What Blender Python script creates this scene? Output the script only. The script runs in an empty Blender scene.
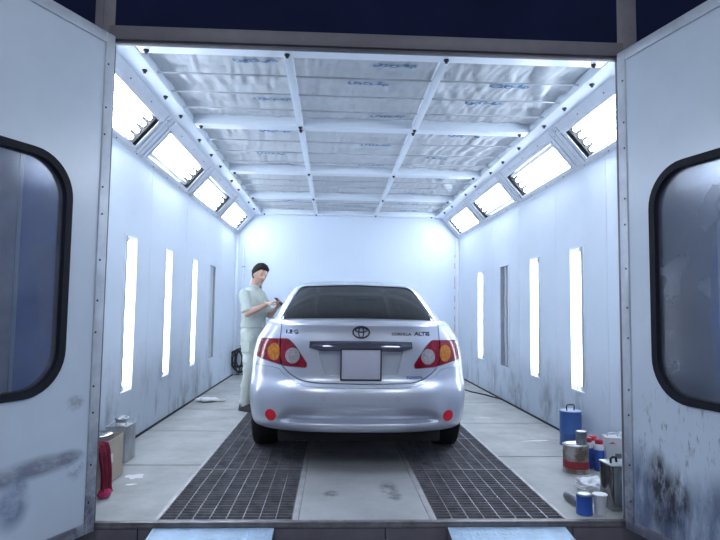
import bpy, bmesh, math, random
from mathutils import Vector, Matrix, noise, Euler
random.seed(7)
S = bpy.context.scene
COL = S.collection
PI = math.pi

# ------------------------------------------------------------------ helpers
def V(*a): return Vector(a)

def interp(tab, x):
    if x <= tab[0][0]: return tab[0][1]
    for (a, va), (b, vb) in zip(tab, tab[1:]):
        if x <= b:
            t = (x - a) / (b - a)
            return va + (vb - va) * t
    return tab[-1][1]

def sinterp(tab, x):            # Catmull-Rom through the table
    n = len(tab)
    if x <= tab[0][0]: return tab[0][1]
    if x >= tab[-1][0]: return tab[-1][1]
    for i in range(n - 1):
        a, b = tab[i], tab[i + 1]
        if x <= b[0]:
            h = b[0] - a[0]; t = (x - a[0]) / h
            p0 = tab[i - 1] if i > 0 else a
            p3 = tab[i + 2] if i + 2 < n else b
            m0 = (b[1] - p0[1]) / (b[0] - p0[0]) * h if b[0] != p0[0] else 0
            m1 = (p3[1] - a[1]) / (p3[0] - a[0]) * h if p3[0] != a[0] else 0
            t2, t3 = t * t, t * t * t
            return (2*t3-3*t2+1)*a[1] + (t3-2*t2+t)*m0 + (-2*t3+3*t2)*b[1] + (t3-t2)*m1

def NB(): return bmesh.new()

def box(bm, lo, hi, bev=0.0, M=None):
    c = [(a + b) / 2 for a, b in zip(lo, hi)]
    s = [abs(b - a) for a, b in zip(lo, hi)]
    r = bmesh.ops.create_cube(bm, size=1)
    vs = r['verts']
    for v in vs: v.co = Vector((v.co.x*s[0]+c[0], v.co.y*s[1]+c[1], v.co.z*s[2]+c[2]))
    if bev > 0:
        es = list({e for v in vs for e in v.link_edges})
        g = bmesh.ops.bevel(bm, geom=es, offset=bev, segments=2, affect='EDGES', profile=0.6)
        vs = list({v for f in g['faces'] for v in f.verts} | {v for v in vs if v.is_valid})
    if M is not None:
        for v in vs: v.co = M @ v.co
    return vs

def ring(bm, c, u, w, r, n, r2=None):
    r2 = r if r2 is None else r2
    return [bm.verts.new(Vector(c) + u*(r*math.cos(2*PI*i/n)) + w*(r2*math.sin(2*PI*i/n))) for i in range(n)]

def bridge(bm, A, B_, closed=True):
    n = len(A)
    for i in range(n if closed else n - 1):
        j = (i + 1) % n
        try: bm.faces.new((A[i], A[j], B_[j], B_[i]))
        except ValueError: pass

def frame(d):
    d = d.normalized()
    u = d.orthogonal().normalized()
    return u, d.cross(u)

def cyl(bm, p0, p1, r0, r1=None, n=20, caps=True):
    r1 = r0 if r1 is None else r1
    p0, p1 = Vector(p0), Vector(p1)
    u, w = frame(p1 - p0)
    A = ring(bm, p0, u, w, r0, n); B_ = ring(bm, p1, u, w, r1, n)
    bridge(bm, A, B_)
    if caps:
        bm.faces.new(list(reversed(A))); bm.faces.new(B_)

def capsule(bm, p0, p1, r0, r1, n=14):
    p0, p1 = Vector(p0), Vector(p1)
    d = (p1 - p0); L = d.length; d = d.normalized() if L > 1e-6 else Vector((0,0,1))
    u, w = frame(d)
    rings = []
    for k in range(5):
        a = PI/2*(1 - (k + .35)/5.35)
        rings.append(ring(bm, p0 - d*(r0*math.sin(a)), u, w, r0*math.cos(a), n))
    for k in range(5):
        a = PI/2*(k/5.35)
        rings.append(ring(bm, p1 + d*(r1*math.sin(a)), u, w, r1*math.cos(a), n))
    for A, B_ in zip(rings, rings[1:]): bridge(bm, A, B_)
    bm.faces.new(list(reversed(rings[0]))); bm.faces.new(rings[-1])

def chain(bm, pts, rs, n=14):
    for i in range(len(pts) - 1): capsule(bm, pts[i], pts[i+1], rs[i], rs[i+1], n)

def tube(bm, pts, r, n=8, caps=True):
    pts = [Vector(p) for p in pts]
    rings = []; u = None
    for i, p in enumerate(pts):
        d = (pts[min(i+1, len(pts)-1)] - pts[max(i-1, 0)]).normalized()
        if u is None: u, w = frame(d)
        else:
            u = (u - d*u.dot(d)).normalized(); w = d.cross(u)
        rings.append(ring(bm, p, u, w, r if not callable(r) else r(i), n))
    for A, B_ in zip(rings, rings[1:]): bridge(bm, A, B_)
    if caps:
        bm.faces.new(list(reversed(rings[0]))); bm.faces.new(rings[-1])

def lathe(bm, prof, n=28, o=(0,0,0), M=None):
    o = Vector(o); rings = []
    new = []
    for r, z in prof:
        rg = ring(bm, o + Vector((0,0,z)), Vector((1,0,0)), Vector((0,1,0)), max(r, 1e-4), n)
        rings.append(rg); new += rg
    for A, B_ in zip(rings, rings[1:]): bridge(bm, A, B_)
    bm.faces.new(list(reversed(rings[0]))); bm.faces.new(rings[-1])
    if M is not None:
        for v in new: v.co = M @ v.co
    return new

def prism(bm, poly, lo, hi, fn):     # poly in 2-D, fn(a, b, depth) -> point
    A = [bm.verts.new(fn(a, b, lo)) for a, b in poly]
    B_ = [bm.verts.new(fn(a, b, hi)) for a, b in poly]
    bridge(bm, A, B_)
    bm.faces.new(list(reversed(A))); bm.faces.new(B_)

XZ = lambda a, b, d: Vector((a, d, b))
YZ = lambda a, b, d: Vector((d, a, b))

def ell(cx, cz, rx, rz, n=32): return [(cx+rx*math.cos(2*PI*i/n), cz+rz*math.sin(2*PI*i/n)) for i in range(n)]

def rrect(x0, z0, x1, z1, r, n=8):
    P = []
    for cx, cz, a0 in ((x1-r, z0+r, -PI/2), (x1-r, z1-r, 0), (x0+r, z1-r, PI/2), (x0+r, z0+r, PI)):
        for k in range(n + 1): P.append((cx + r*math.cos(a0 + PI/2*k/n), cz + r*math.sin(a0 + PI/2*k/n)))
    return P

def roundpoly(P, r, n=5):
    out = []
    m = len(P)
    for i in range(m):
        p, a, b = Vector(P[i]), Vector(P[i-1]), Vector(P[(i+1) % m])
        da, db = (a-p), (b-p)
        ra = min(r, da.length*.45, db.length*.45)
        s, e = p + da.normalized()*ra, p + db.normalized()*ra
        for k in range(n + 1):
            t = k/n
            q = s*(1-t)**2 + p*2*t*(1-t) + e*t*t
            out.append((q.x, q.y))
    return out

def finish(me, ang=38, smooth=True):
    bm = NB(); bm.from_mesh(me)
    bmesh.ops.recalc_face_normals(bm, faces=bm.faces[:])
    for f in bm.faces: f.smooth = smooth
    ca = math.radians(ang)
    for e in bm.edges:
        if len(e.link_faces) == 2:
            e.smooth = e.calc_face_angle(0) < ca
    bm.to_mesh(me); bm.free()

def obj(name, bm, mat, parent=None, ang=38, smooth=True):
    me = bpy.data.meshes.new(name)
    bm.to_mesh(me); bm.free()
    finish(me, ang, smooth)
    o = bpy.data.objects.new(name, me); COL.objects.link(o)
    if mat: me.materials.append(mat)
    if parent: o.parent = parent
    return o

def tag(o, label, cat, group=None, kind=None):
    if label: o['label'] = label
    if cat: o['category'] = cat
    if group: o['group'] = group
    if kind: o['kind'] = kind
    return o

def thing(name, label, cat, loc=(0,0,0), rz=0, group=None):
    o = bpy.data.objects.new(name, None); COL.objects.link(o)
    o.empty_display_size = .1
    o.location = loc; o.rotation_euler = (0, 0, rz)
    return tag(o, label, cat, group)

def struct(name, bm, mat, parent=None, **k):
    o = obj(name, bm, mat, parent, **k)
    if parent is None: o['kind'] = 'structure'
    return o

def copy_tree(src, loc, rot=None, label=None, group=None):
    c = src.copy(); COL.objects.link(c); c.location = loc
    if rot is not None: c.rotation_euler = rot
    if label: c['label'] = label
    if group: c['group'] = group
    for ch in list(src.children):
        d = ch.copy(); COL.objects.link(d); d.parent = c
        for g in list(ch.children):
            h = g.copy(); COL.objects.link(h); h.parent = d
    return c

def evaluated(o):
    bpy.context.view_layer.update()
    dg = bpy.context.evaluated_depsgraph_get()
    return bpy.data.meshes.new_from_object(o.evaluated_get(dg))

def kill(o):
    me = o.data
    bpy.data.objects.remove(o)
    if me and me.users == 0: bpy.data.meshes.remove(me)

def tmp(bm):
    me = bpy.data.meshes.new('tmp')
    bmesh.ops.recalc_face_normals(bm, faces=bm.faces[:])
    bm.to_mesh(me); bm.free()
    o = bpy.data.objects.new('tmp', me); COL.objects.link(o)
    return o

def dupe(o):
    c = bpy.data.objects.new('tmp', o.data.copy()); COL.objects.link(c); return c

def boolean(o, bm, op, keep=False):
    c = bm if keep else tmp(bm)
    m = o.modifiers.new('b', 'BOOLEAN'); m.operation = op; m.object = c; m.solver = 'EXACT'
    me = evaluated(o)
    o.modifiers.clear()
    old = o.data; o.data = me
    if old.users == 0: bpy.data.meshes.remove(old)
    if not keep: kill(c)
    return o

def become(o, name, mat, parent, ang=38):
    o.name = name; o.data.name = name
    o.data.materials.clear(); o.data.materials.append(mat)
    for p in o.data.polygons: p.material_index = 0
    finish(o.data, ang)
    o.parent = parent
    return o

def remesh(bm, vox, smooth=2, fac=.5):
    o = tmp(bm)
    m = o.modifiers.new('r', 'REMESH'); m.mode = 'VOXEL'; m.voxel_size = vox; m.use_smooth_shade = True
    if smooth:
        s = o.modifiers.new('s', 'SMOOTH'); s.iterations = smooth; s.factor = fac
    me = evaluated(o); kill(o)
    b = NB(); b.from_mesh(me); bpy.data.meshes.remove(me)
    return b

def text_bm(s, size, ext=.002, squeeze=1.0, bold=0.0):
    cu = bpy.data.curves.new('t', 'FONT'); cu.body = s; cu.size = size; cu.extrude = ext
    cu.align_x = 'CENTER'; cu.align_y = 'CENTER'; cu.resolution_u = 3; cu.offset = bold
    o = bpy.data.objects.new('t', cu); COL.objects.link(o)
    me = evaluated(o)
    bpy.data.objects.remove(o); bpy.data.curves.remove(cu)
    b = NB(); b.from_mesh(me); bpy.data.meshes.remove(me)
    for v in b.verts: v.co.x *= squeeze
    return b

# ------------------------------------------------------------------ materials
def mat(name, col, rough=.5, metal=0.0, var=0.0, vscale=6, col2=None, thr=None, coat=0.0, spec=.5, bump=0.0, bscale=60, stretch=(1,1,1), emit=0, ecol=None, rvar=0, alpha=None):
    m = bpy.data.materials.new(name); m.use_nodes = True
    nt = m.node_tree; N = nt.nodes; L = nt.links
    b = N['Principled BSDF']
    b.inputs['Roughness'].default_value = rough
    b.inputs['Metallic'].default_value = metal
    b.inputs['Coat Weight'].default_value = coat
    b.inputs['Coat Roughness'].default_value = .06
    b.inputs['Specular IOR Level'].default_value = spec
    tc = N.new('ShaderNodeTexCoord'); mp = N.new('ShaderNodeMapping'); mp.inputs['Scale'].default_value = stretch
    L.new(tc.outputs['Object'], mp.inputs['Vector'])
    nz = N.new('ShaderNodeTexNoise'); nz.inputs['Scale'].default_value = vscale; nz.inputs['Detail'].default_value = 6; nz.inputs['Roughness'].default_value = .65
    L.new(mp.outputs['Vector'], nz.inputs['Vector'])
    rp = N.new('ShaderNodeValToRGB')
    c2 = col2 if col2 else tuple(c*(1-var) for c in col)
    lo, hi = thr if thr else (.35, .65)
    rp.color_ramp.elements[0].position = lo; rp.color_ramp.elements[1].position = hi
    rp.color_ramp.elements[0].color = (*c2, 1); rp.color_ramp.elements[1].color = (*col, 1)
    L.new(nz.outputs['Fac'], rp.inputs['Fac']); L.new(rp.outputs['Color'], b.inputs['Base Color'])
    if rvar:
        mr = N.new('ShaderNodeMapRange'); mr.inputs['To Min'].default_value = rough; mr.inputs['To Max'].default_value = rough + rvar
        L.new(nz.outputs['Fac'], mr.inputs['Value']); L.new(mr.outputs['Result'], b.inputs['Roughness'])
    if bump:
        n2 = N.new('ShaderNodeTexNoise'); n2.inputs['Scale'].default_value = bscale; n2.inputs['Detail'].default_value = 4
        L.new(mp.outputs['Vector'], n2.inputs['Vector'])
        bp = N.new('ShaderNodeBump'); bp.inputs['Strength'].default_value = bump; bp.inputs['Distance'].default_value = .01
        L.new(n2.outputs['Fac'], bp.inputs['Height']); L.new(bp.outputs['Normal'], b.inputs['Normal'])
    if emit:
        b.inputs['Emission Color'].default_value = (*(ecol or col), 1); b.inputs['Emission Strength'].default_value = emit
    return m

def add_dirt(m, dirt, blobs=None, band=None, scale=5, thr=(.52, .62), stretch=(1,1,1), amount=.8):
    """dirt marks with their own shape: noise-shaped smudges, limited to soft blobs (centre, radii) in object space"""
    nt = m.node_tree; N = nt.nodes; L = nt.links
    b = N['Principled BSDF']
    src = b.inputs['Base Color'].links[0].from_socket
    tc = N.new('ShaderNodeTexCoord')
    mp = N.new('ShaderNodeMapping'); mp.inputs['Scale'].default_value = stretch
    L.new(tc.outputs['Object'], mp.inputs['Vector'])
    nz = N.new('ShaderNodeTexNoise'); nz.inputs['Scale'].default_value = scale; nz.inputs['Detail'].default_value = 7; nz.inputs['Roughness'].default_value = .7
    L.new(mp.outputs['Vector'], nz.inputs['Vector'])
    mr = N.new('ShaderNodeMapRange'); mr.inputs['From Min'].default_value = thr[0]; mr.inputs['From Max'].default_value = thr[1]
    L.new(nz.outputs['Fac'], mr.inputs['Value'])
    fac = mr.outputs['Result']
    def mth(op, a, bb):
        n = N.new('ShaderNodeMath'); n.operation = op; n.use_clamp = True
        for i, x in enumerate((a, bb)):
            if isinstance(x, (int, float)): n.inputs[i].default_value = x
            else: L.new(x, n.inputs[i])
        return n.outputs[0]
    if blobs:
        tot = None
        for c, r in blobs:
            vm = N.new('ShaderNodeVectorMath'); vm.operation = 'SUBTRACT'; L.new(tc.outputs['Object'], vm.inputs[0]); vm.inputs[1].default_value = c
            vd = N.new('ShaderNodeVectorMath'); vd.operation = 'DIVIDE'; L.new(vm.outputs[0], vd.inputs[0]); vd.inputs[1].default_value = r
            vl = N.new('ShaderNodeVectorMath'); vl.operation = 'LENGTH'; L.new(vd.outputs[0], vl.inputs[0])
            k = mth('SUBTRACT', 1.0, vl.outputs['Value'])
            k = mth('MULTIPLY', k, 1.8)
            tot = k if tot is None else mth('MAXIMUM', tot, k)
        fac = mth('MULTIPLY', fac, tot)
    if band:
        sp = N.new('ShaderNodeSeparateXYZ'); L.new(tc.outputs['Object'], sp.inputs[0])
        m2 = N.new('ShaderNodeMapRange'); m2.inputs['From Min'].default_value = band[1]; m2.inputs['From Max'].default_value = band[0]
        L.new(sp.outputs['Z'], m2.inputs['Value'])
        fac = mth('MULTIPLY', fac, m2.outputs['Result'])
    fac = mth('MULTIPLY', fac, amount)
    mx = N.new('ShaderNodeMix'); mx.data_type = 'RGBA'
    L.new(fac, mx.inputs['Factor']); L.new(src, mx.inputs['A']); mx.inputs['B'].default_value = (*dirt, 1)
    L.new(mx.outputs['Result'], b.inputs['Base Color'])

def glass(name, tint, rough=.03, refl=1.0):
    m = bpy.data.materials.new(name); m.use_nodes = True
    nt = m.node_tree; N = nt.nodes; L = nt.links
    N.remove(N['Principled BSDF'])
    out = N['Material Output']
    tr = N.new('ShaderNodeBsdfTransparent'); tr.inputs['Color'].default_value = (*tint, 1)
    gl = N.new('ShaderNodeBsdfGlossy'); gl.inputs['Roughness'].default_value = rough
    gl.inputs['Color'].default_value = (refl, refl, refl, 1)
    fr = N.new('ShaderNodeFresnel'); fr.inputs['IOR'].default_value = 1.5
    nz = N.new('ShaderNodeTexNoise'); nz.inputs['Scale'].default_value = 3
    mx = N.new('ShaderNodeMixShader')
    L.new(fr.outputs[0], mx.inputs[0]); L.new(tr.outputs[0], mx.inputs[1]); L.new(gl.outputs[0], mx.inputs[2])
    L.new(mx.outputs[0], out.inputs['Surface'])
    return m

TUBE_E = 17.0
M = {}
M['wall'] = mat('booth white painted steel', (.68, .755, .86), .32, 0, .05, 1.5, rvar=.15)
add_dirt(M['wall'], (.13, .15, .19), band=(.10, .85), scale=3.4, thr=(.50, .68), stretch=(1, 1, .5), amount=.85)
M['wallback'] = mat('booth rear wall paint', (.63, .71, .84), .4, 0, .03, 1.2)
M['white'] = mat('white frame paint', (.73, .80, .89), .35, 0, .05, 4)
M['cove'] = mat('white lamp housing paint', (.70, .74, .82), .38, 0, .08, 8)
M['filter'] = mat('filter fleece', (.62, .66, .71), .95, 0, .09, 14, bump=.4, bscale=120)
M['rod'] = mat('filter wire', (.55, .58, .63), .4, .3, .2, 10)
M['print'] = mat('pale blue print', (.20, .37, .62), .8, 0, .25, 30)
M['bolt'] = mat('black clamp knob', (.02, .022, .03), .5, 0, .2, 20)
M['seam'] = mat('dark seam', (.03, .035, .05), .8, 0, .2, 10)
M['tube'] = mat('fluorescent tube lit', (.9, .95, 1), .3, emit=TUBE_E, ecol=(.86, .93, 1.0))
M['wtube'] = mat('wall tube lit', (.9, .95, 1), .3, emit=9, ecol=(.90, .95, 1.0))
M['tubeoff'] = mat('fluorescent tube unlit', (.75, .78, .82), .3, 0, .05)
M['black'] = mat('matt black', (.012, .013, .018), .6, 0, .2, 20)
M['reflector'] = mat('lamp reflector', (.80, .84, .90), .3, .1, .05, 5)
M['slotgrey'] = mat('unlit lamp and shade strip grey', (.46, .50, .57), .4, 0, .2, 5)
M['floor'] = mat('worn pale concrete', (.43, .445, .45), .62, 0, .28, 2.6, bump=.08, bscale=90, rvar=.1)
add_dirt(M['floor'], (.16, .165, .18), scale=2.1, thr=(.56, .8), amount=.7)
add_dirt(M['floor'], (.75, .78, .8), scale=5.3, thr=(.66, .75), amount=.55)
M['plate'] = mat('centre floor plate', (.40, .41, .43), .5, .15, .2, 3, bump=.12, bscale=140)
add_dirt(M['plate'], (.09, .095, .11), blobs=[((.13, .58, 0), (.07, .2, .3)), ((-.25, .47, 0), (.06, .08, .3)), ((.15, .42, 0), (.06, .1, .3))], scale=14, thr=(.4, .55), amount=.8)
M['grate'] = mat('dirty steel grating', (.27, .27, .31), .5, .3, .5, 9, rvar=.2)
M['rodtop'] = mat('grating cross rod', (.34, .34, .38), .5, .3, .45, 9)
M['pit'] = mat('dark extraction pit', (.03, .03, .035), .9, 0, .3, 4)
M['edge'] = mat('steel floor edging', (.48, .48, .50), .45, .3, .3, 9)
M['sill'] = mat('worn brown steel sill', (.26, .25, .27), .45, .5, .4, 12)
M['base'] = mat('purple grey booth base', (.16, .15, .185), .6, .1, .25, 5)
M['ramp'] = mat('pale blue ramp plate', (.36, .50, .68), .42, .3, .25, 9, bump=.25, bscale=70)
M['navy'] = mat('navy front panel', (.010, .015, .055), .75, 0, .35, 1.2, spec=.08)
M['bluepanel'] = mat('blue front panel', (.09, .24, .80), .5, 0, .35, 3, spec=.3)
M['mullion'] = mat('grey purple steel frame', (.14, .13, .155), .5, .2, .2, 7)
M['hallfloor'] = mat('hall floor', (.22, .22, .25), .6, 0, .3, 2)
M['doorpaint_l'] = mat('left door lavender white paint', (.585, .665, .775), .3, 0, .07, 2.2)
M['doorpaint_r'] = mat('right door lavender white paint', (.585, .665, .775), .3, 0, .07, 2.2)
M['doorframe'] = mat('door edge steel', (.60, .655, .745), .42, .1, .22, 6)
add_dirt(M['doorframe'], (.10, .10, .15), band=(.12, .75), scale=7, thr=(.30, .54), amount=.88)
M['gasket'] = mat('black rubber gasket', (.010, .012, .022), .7, 0, .2, 20, spec=.25)
M['doorglass'] = glass('dusty door window glass', (.74, .80, .92), .16, .45)
nt = M['doorglass'].node_tree; N_ = nt.nodes
df = N_.new('ShaderNodeBsdfDiffuse'); df.inputs['Color'].default_value = (.46, .52, .64, 1)
mx2 = N_.new('ShaderNodeMixShader'); nz2 = N_.new('ShaderNodeTexNoise'); nz2.inputs['Scale'].default_value = 4; nz2.inputs['Detail'].default_value = 5
mr2 = N_.new('ShaderNodeMapRange'); mr2.inputs['From Min'].default_value = .3; mr2.inputs['From Max'].default_value = .7; mr2.inputs['To Min'].default_value = .08; mr2.inputs['To Max'].default_value = .28
tc2 = N_.new('ShaderNodeTexCoord'); nt.links.new(tc2.outputs['Object'], nz2.inputs['Vector']); nt.links.new(nz2.outputs['Fac'], mr2.inputs['Value'])
pm = N_['Mix Shader']; nt.links.new(mr2.outputs['Result'], mx2.inputs[0]); nt.links.new(pm.outputs[0], mx2.inputs[1]); nt.links.new(df.outputs[0], mx2.inputs[2])
nt.links.new(mx2.outputs[0], N_['Material Output'].inputs['Surface'])
M['carglass'] = glass('tinted car glass', (.46, .53, .57), .02)
M['paint'] = mat('silver metallic paint', (.56, .595, .705), .30, .5, .02, 3, coat=.7)
M['chrome'] = mat('smoked chrome', (.20, .20, .26), .08, 1.0, .25, 12)
M['brightchrome'] = mat('bright chrome', (.75, .76, .80), .12, 1.0, .1, 12)
M['darkchrome'] = mat('dark badge chrome', (.12, .12, .15), .2, .9, .2, 20)
M['redlens'] = mat('red tail lamp lens', (.34, .004, .03), .15, 0, .6, 30, coat=.35, spec=.3)
M['amber'] = mat('amber indicator lens', (.70, .24, .02), .18, 0, .5, 40, coat=.35, spec=.3)
M['clear'] = mat('clear reverse lens', (.50, .45, .49), .15, .2, .4, 40, coat=.4, spec=.3)
M['reflex'] = mat('red reflector', (.90, .014, .05), .25, 0, .2, 30, coat=.3, spec=.3)
M['platepaint'] = mat('blank pale lavender plate', (.55, .56, .68), .5, 0, .02, 3)
M['rubber'] = mat('tyre rubber', (.014, .014, .017), .75, 0, .2, 20)
M['alloy'] = mat('alloy wheel', (.5, .51, .54), .3, .9, .1, 9)
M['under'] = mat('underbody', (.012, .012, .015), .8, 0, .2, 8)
M['seat'] = mat('grey seat cloth', (.14, .15, .165), .9, 0, .2, 20)
M['trimgrey'] = mat('cabin trim', (.10, .105, .12), .8, 0, .15, 9)
M['skin'] = mat('skin', (.62, .40, .32), .5, 0, .08, 30)
M['hair'] = mat('black hair', (.006, .006, .008), .8, 0, .3, 60)
M['shirt'] = mat('pale sage work shirt', (.53, .60, .57), .85, 0, .08, 12, bump=.15, bscale=40)
M['trouser'] = mat('pale sage work trousers', (.60, .66, .62), .85, 0, .08, 12, bump=.15, bscale=40)
M['shoe'] = mat('dark shoe', (.05, .05, .06), .6, 0, .2, 12)
M['phone'] = mat('black phone', (.012, .012, .018), .2, 0, .1, 12)
M['kraft'] = mat('kraft cardboard', (.58, .50, .42), .85, 0, .12, 8)
M['paper'] = mat('white paper', (.8, .81, .84), .8, 0, .08, 18)
M['crimson'] = mat('crimson cloth', (.20, .006, .035), .9, 0, .35, 12, bump=.3, bscale=60)
M['galv'] = mat('galvanised tin', (.55, .58, .62), .35, .75, .3, 9)
M['tinwhite'] = mat('white painted tin', (.70, .71, .74), .45, .1, .12, 9)
M['bluedrum'] = mat('blue drum paint', (.06, .15, .42), .35, 0, .12, 6)
M['bluelid'] = mat('pale blue drum lid', (.50, .60, .78), .4, 0, .15, 9)
M['rusty'] = mat('paint splashed tin', (.48, .46, .44), .45, .5, .3, 9, col2=(.20, .15, .12), thr=(.42, .56))
M['redband'] = mat('faded red label', (.42, .03, .05), .55, 0, .35, 15)
M['bluelabel'] = mat('deep blue plastic', (.03, .10, .45), .35, 0, .15, 9)
M['redcap'] = mat('red cap', (.62, .04, .08), .4, 0, .12, 12)
M['silvertin'] = mat('shiny silver tin', (.50, .50, .51), .16, .95, .7, 7, stretch=(1,1,.3))
M['whiteplastic'] = mat('white plastic', (.78, .80, .86), .5, 0, .05, 9)
M['cup'] = mat('frosted plastic cup', (.68, .70, .78), .45, 0, .12, 12)
M['greycan'] = mat('grey spray can', (.25, .27, .31), .35, .7, .3, 12)
M['hose'] = mat('black hose', (.015, .016, .02), .55, 0, .2, 20)
M['tape'] = mat('red marking tape', (.66, .34, .46), .6, 0, .15, 20)

# ------------------------------------------------------------------ room numbers (metres)
W, LEN, ZW, ZC, XC = 2.0, 6.97, 2.48, 2.84, 1.69
DL, DR, ZH = -1.525, 1.41, 2.675

# ---------- floor: plates with open seams between them
bm = NB(); g = .010
for x0, x1, ys in ((-W, -1.215, (0, 1.137, 2.32, 3.5, 4.65, 5.8, LEN)), (1.095, W, (0, 1.4, 2.75, 4.1, 5.5, LEN))):
    for a, b in zip(ys, ys[1:]): box(bm, (x0, a+g, -.06), (x1, b-g, 0), .0012)
box(bm, (-1.215+g, 6.1, -.06), (1.095-g, LEN, 0), .003)
struct('floor', bm, M['floor'])
bm = NB()
for x0, x1 in ((-W, -1.22), (1.10, W), (-.42, .30)): box(bm, (x0, .02, -.03), (x1, LEN, -.011))
box(bm, (-1.2, 6.12, -.03), (1.09, LEN, -.011))
struct('trim_0', bm, M['seam'])
bm = NB()
for a, b in ((0, 1.6), (1.6, 3.2), (3.2, 4.7), (4.7, 6.1)): box(bm, (-.425, a+g, -.06), (.307, b-g, 0), .003)
struct('trim_1', bm, M['plate'])
bm = NB()                                   # edging angles either side of the pits
for x0, x1 in ((-1.215, -1.196), (-.461, -.427), (.309, .344), (1.077, 1.095)): box(bm, (x0, .01, -.06), (x1, 6.1, .001), .002)
struct('trim_2', bm, M['edge'])
bm = NB()
box(bm, (-2.1, 0.02, -.5), (2.1, LEN+.05, -.42))
struct('trim_3', bm, M['pit'])
bm = NB()
for x0, x1 in ((-1.24, -1.215), (-.46, -.43), (.31, .342), (1.095, 1.12)): box(bm, (x0, .03, -.42), (x1, 6.1, -.06))
box(bm, (-2, 6.1, -.42), (2, 6.13, -.06))
struct('trim_4', bm, M['pit'])

# gratings, each panel can be lifted out
def grating_mesh(w, l):
    a, r = NB(), NB()
    n = int(l/.045)
    for k in range(n + 1):
        y = .004 + (l-.008)*k/n
        box(a, (0, y-.003, -.024), (w, y+.003, -.0005))
    for x in (0, w): box(a, (x-.003, 0, -.034), (x+.003, l, 0))
    for y in (.0, l): box(r, (0, y-.003, -.034), (w, y+.003, .0))
    m = 8
    for k in range(1, m):
        x = w*k/m
        box(r, (x-.0025, 0, -.010), (x+.0025, l, .0005))
    return a, r
grp = 'steel floor gratings in two rows'
order = ['nearest the doorway', 'second from the doorway', 'third from the doorway', 'fourth from the doorway', 'fifth from the doorway', 'farthest from the doorway']
gw = .730
proto = None
for side, x0 in (('left', -1.1935), ('right', .3455)):
    for k in range(6):
        lab = 'dark steel floor grating, %s in the %s row beside the car' % (order[k], side)
        if proto is None:
            proto = thing('floor_grating', lab, 'floor grating', (x0, .03, 0), 0, grp)
            a, r = grating_mesh(gw, .995)
            obj('bearing_bars', a, M['grate'], proto, smooth=False)
            obj('cross_rods', r, M['rodtop'], proto, smooth=False)
        else:
            copy_tree(proto, (x0, .03 + 1.005*k, 0), None, lab, grp)

# sill, base face, ramps, hall floor
bm = NB()
box(bm, (DL-.06, -.022, -.022), (DR+.06, .014, .004), .004)
box(bm, (DL-.06, -.026, -.027), (DR+.06, -.018, -.012), .003)
struct('trim_5', bm, M['sill'])
bm = NB()
for a, b in ((-3.2, -1.29), (-1.285, .05), (.055, 1.1), (1.105, 3.2)): box(bm, (a, -.02, -.2), (b, .02, -.028), .002)
struct('trim_6', bm, M['base'])
bm = NB(); box(bm, (-6, -6, -.26), (6, .02, -.2)); struct('floor_outside', bm, M['hallfloor'])
def ramp(x0, x1, label):
    t = thing('ramp', label, 'ramp', ((x0+x1)/2, -.029, -.2), 0, 'pale blue loading ramps')
    h = (x1-x0)/2
    b = NB(); prism(b, [(0, .176), (0, .164), (-1.25, .0), (-1.25, .012)], -h, h, YZ)
    b2 = NB()                                  # raised tread pattern: one surface with lens-shaped bumps
    nx, ny = 130, 200
    rows = []
    for i in range(ny+1):
        d_ = 1.25*i/ny; row = []
        for j in range(nx+1):
            x = -h + 2*h*j/nx
            ci, cj = math.floor(d_/.045), math.floor((x+h)/.045)
            u_, w_ = (d_/.045-ci-.5), ((x+h)/.045-cj-.5)
            if (ci+cj) % 2: u_, w_ = w_, u_
            hh = .0022*max(0, 1-(u_/.42)**2-(w_/.15)**2)
            row.append(b2.verts.new((x, -d_, .1765 - d_*.1312 + hh)))
        rows.append(row)
    for p, q in zip(rows, rows[1:]): bridge(b2, p, q, False)
    obj('deck', b, M['base'], t, smooth=False); obj('tread_plate', b2, M['ramp'], t, ang=80)
    for s in (-1, 1):
        b3 = NB(); prism(b3, [(0, .164), (0, 0), (-1.25, 0)], s*h - .012*(s > 0), s*h + .012*(s < 0), YZ)
        obj('side_plate', b3, M['base'], t, smooth=False)
ramp(-1.205, -.555, 'pale blue steel ramp leading up to the left floor gratings')
ramp(.395, 1.055, 'pale blue steel ramp leading up to the right floor gratings')

# ---------- walls with lamp slots
SZ0, SZ1 = .45, 1.77
slotsL = [(1.60, 1.87), (2.75, 2.98), (3.89, 4.11), (4.88, 5.24)]
slotsR = [(1.80, 2.09), (2.90, 3.20), (4.02, 4.38), (5.24, 5.57)]
def wall(side, slots, seams):
    s = -1 if side == 'left' else 1
    b = NB()
    ys = [0.0] + seams + [LEN]
    xs = sorted((s*W, s*(W+.05)))
    def piece(y0, y1, z0, z1): box(b, (xs[0], y0, z0), (xs[1], y1, z1))
    for a, c in zip(ys, ys[1:]):
        a += .002; c -= .002
        sl = [q for q in slots if a < q[0] and q[1] < c]
        cur = a
        for q in sl:
            piece(cur, q[0], 0.006, ZW); piece(q[0], q[1], .006, SZ0); piece(q[0], q[1], SZ1, ZW); cur = q[1]
        piece(cur, c, .006, ZW)
    o = struct('wall_' + side, b, M['wall'], smooth=False)
    b = NB(); xb = sorted((s*(W+.055), s*(W+.12)))
    box(b, (xb[0], 0, -.2), (xb[1], LEN+.1, 3.0))
    bo = obj('backing', b, M['seam'], o, smooth=False)
    b = NB(); xk = sorted((s*W, s*(W-.012)))
    box(b, (xk[0], .05, 0.0), (xk[1], LEN-.01, .018))
    q = struct('baseboard_' + side, b, M['seam'], smooth=False)
    return o
wall('left', slotsL, [1.02, 2.24, 3.55, 4.62, 5.75])
wall('right', slotsR, [1.36, 2.45, 3.60, 4.75, 5.85])
bm = NB()
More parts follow.
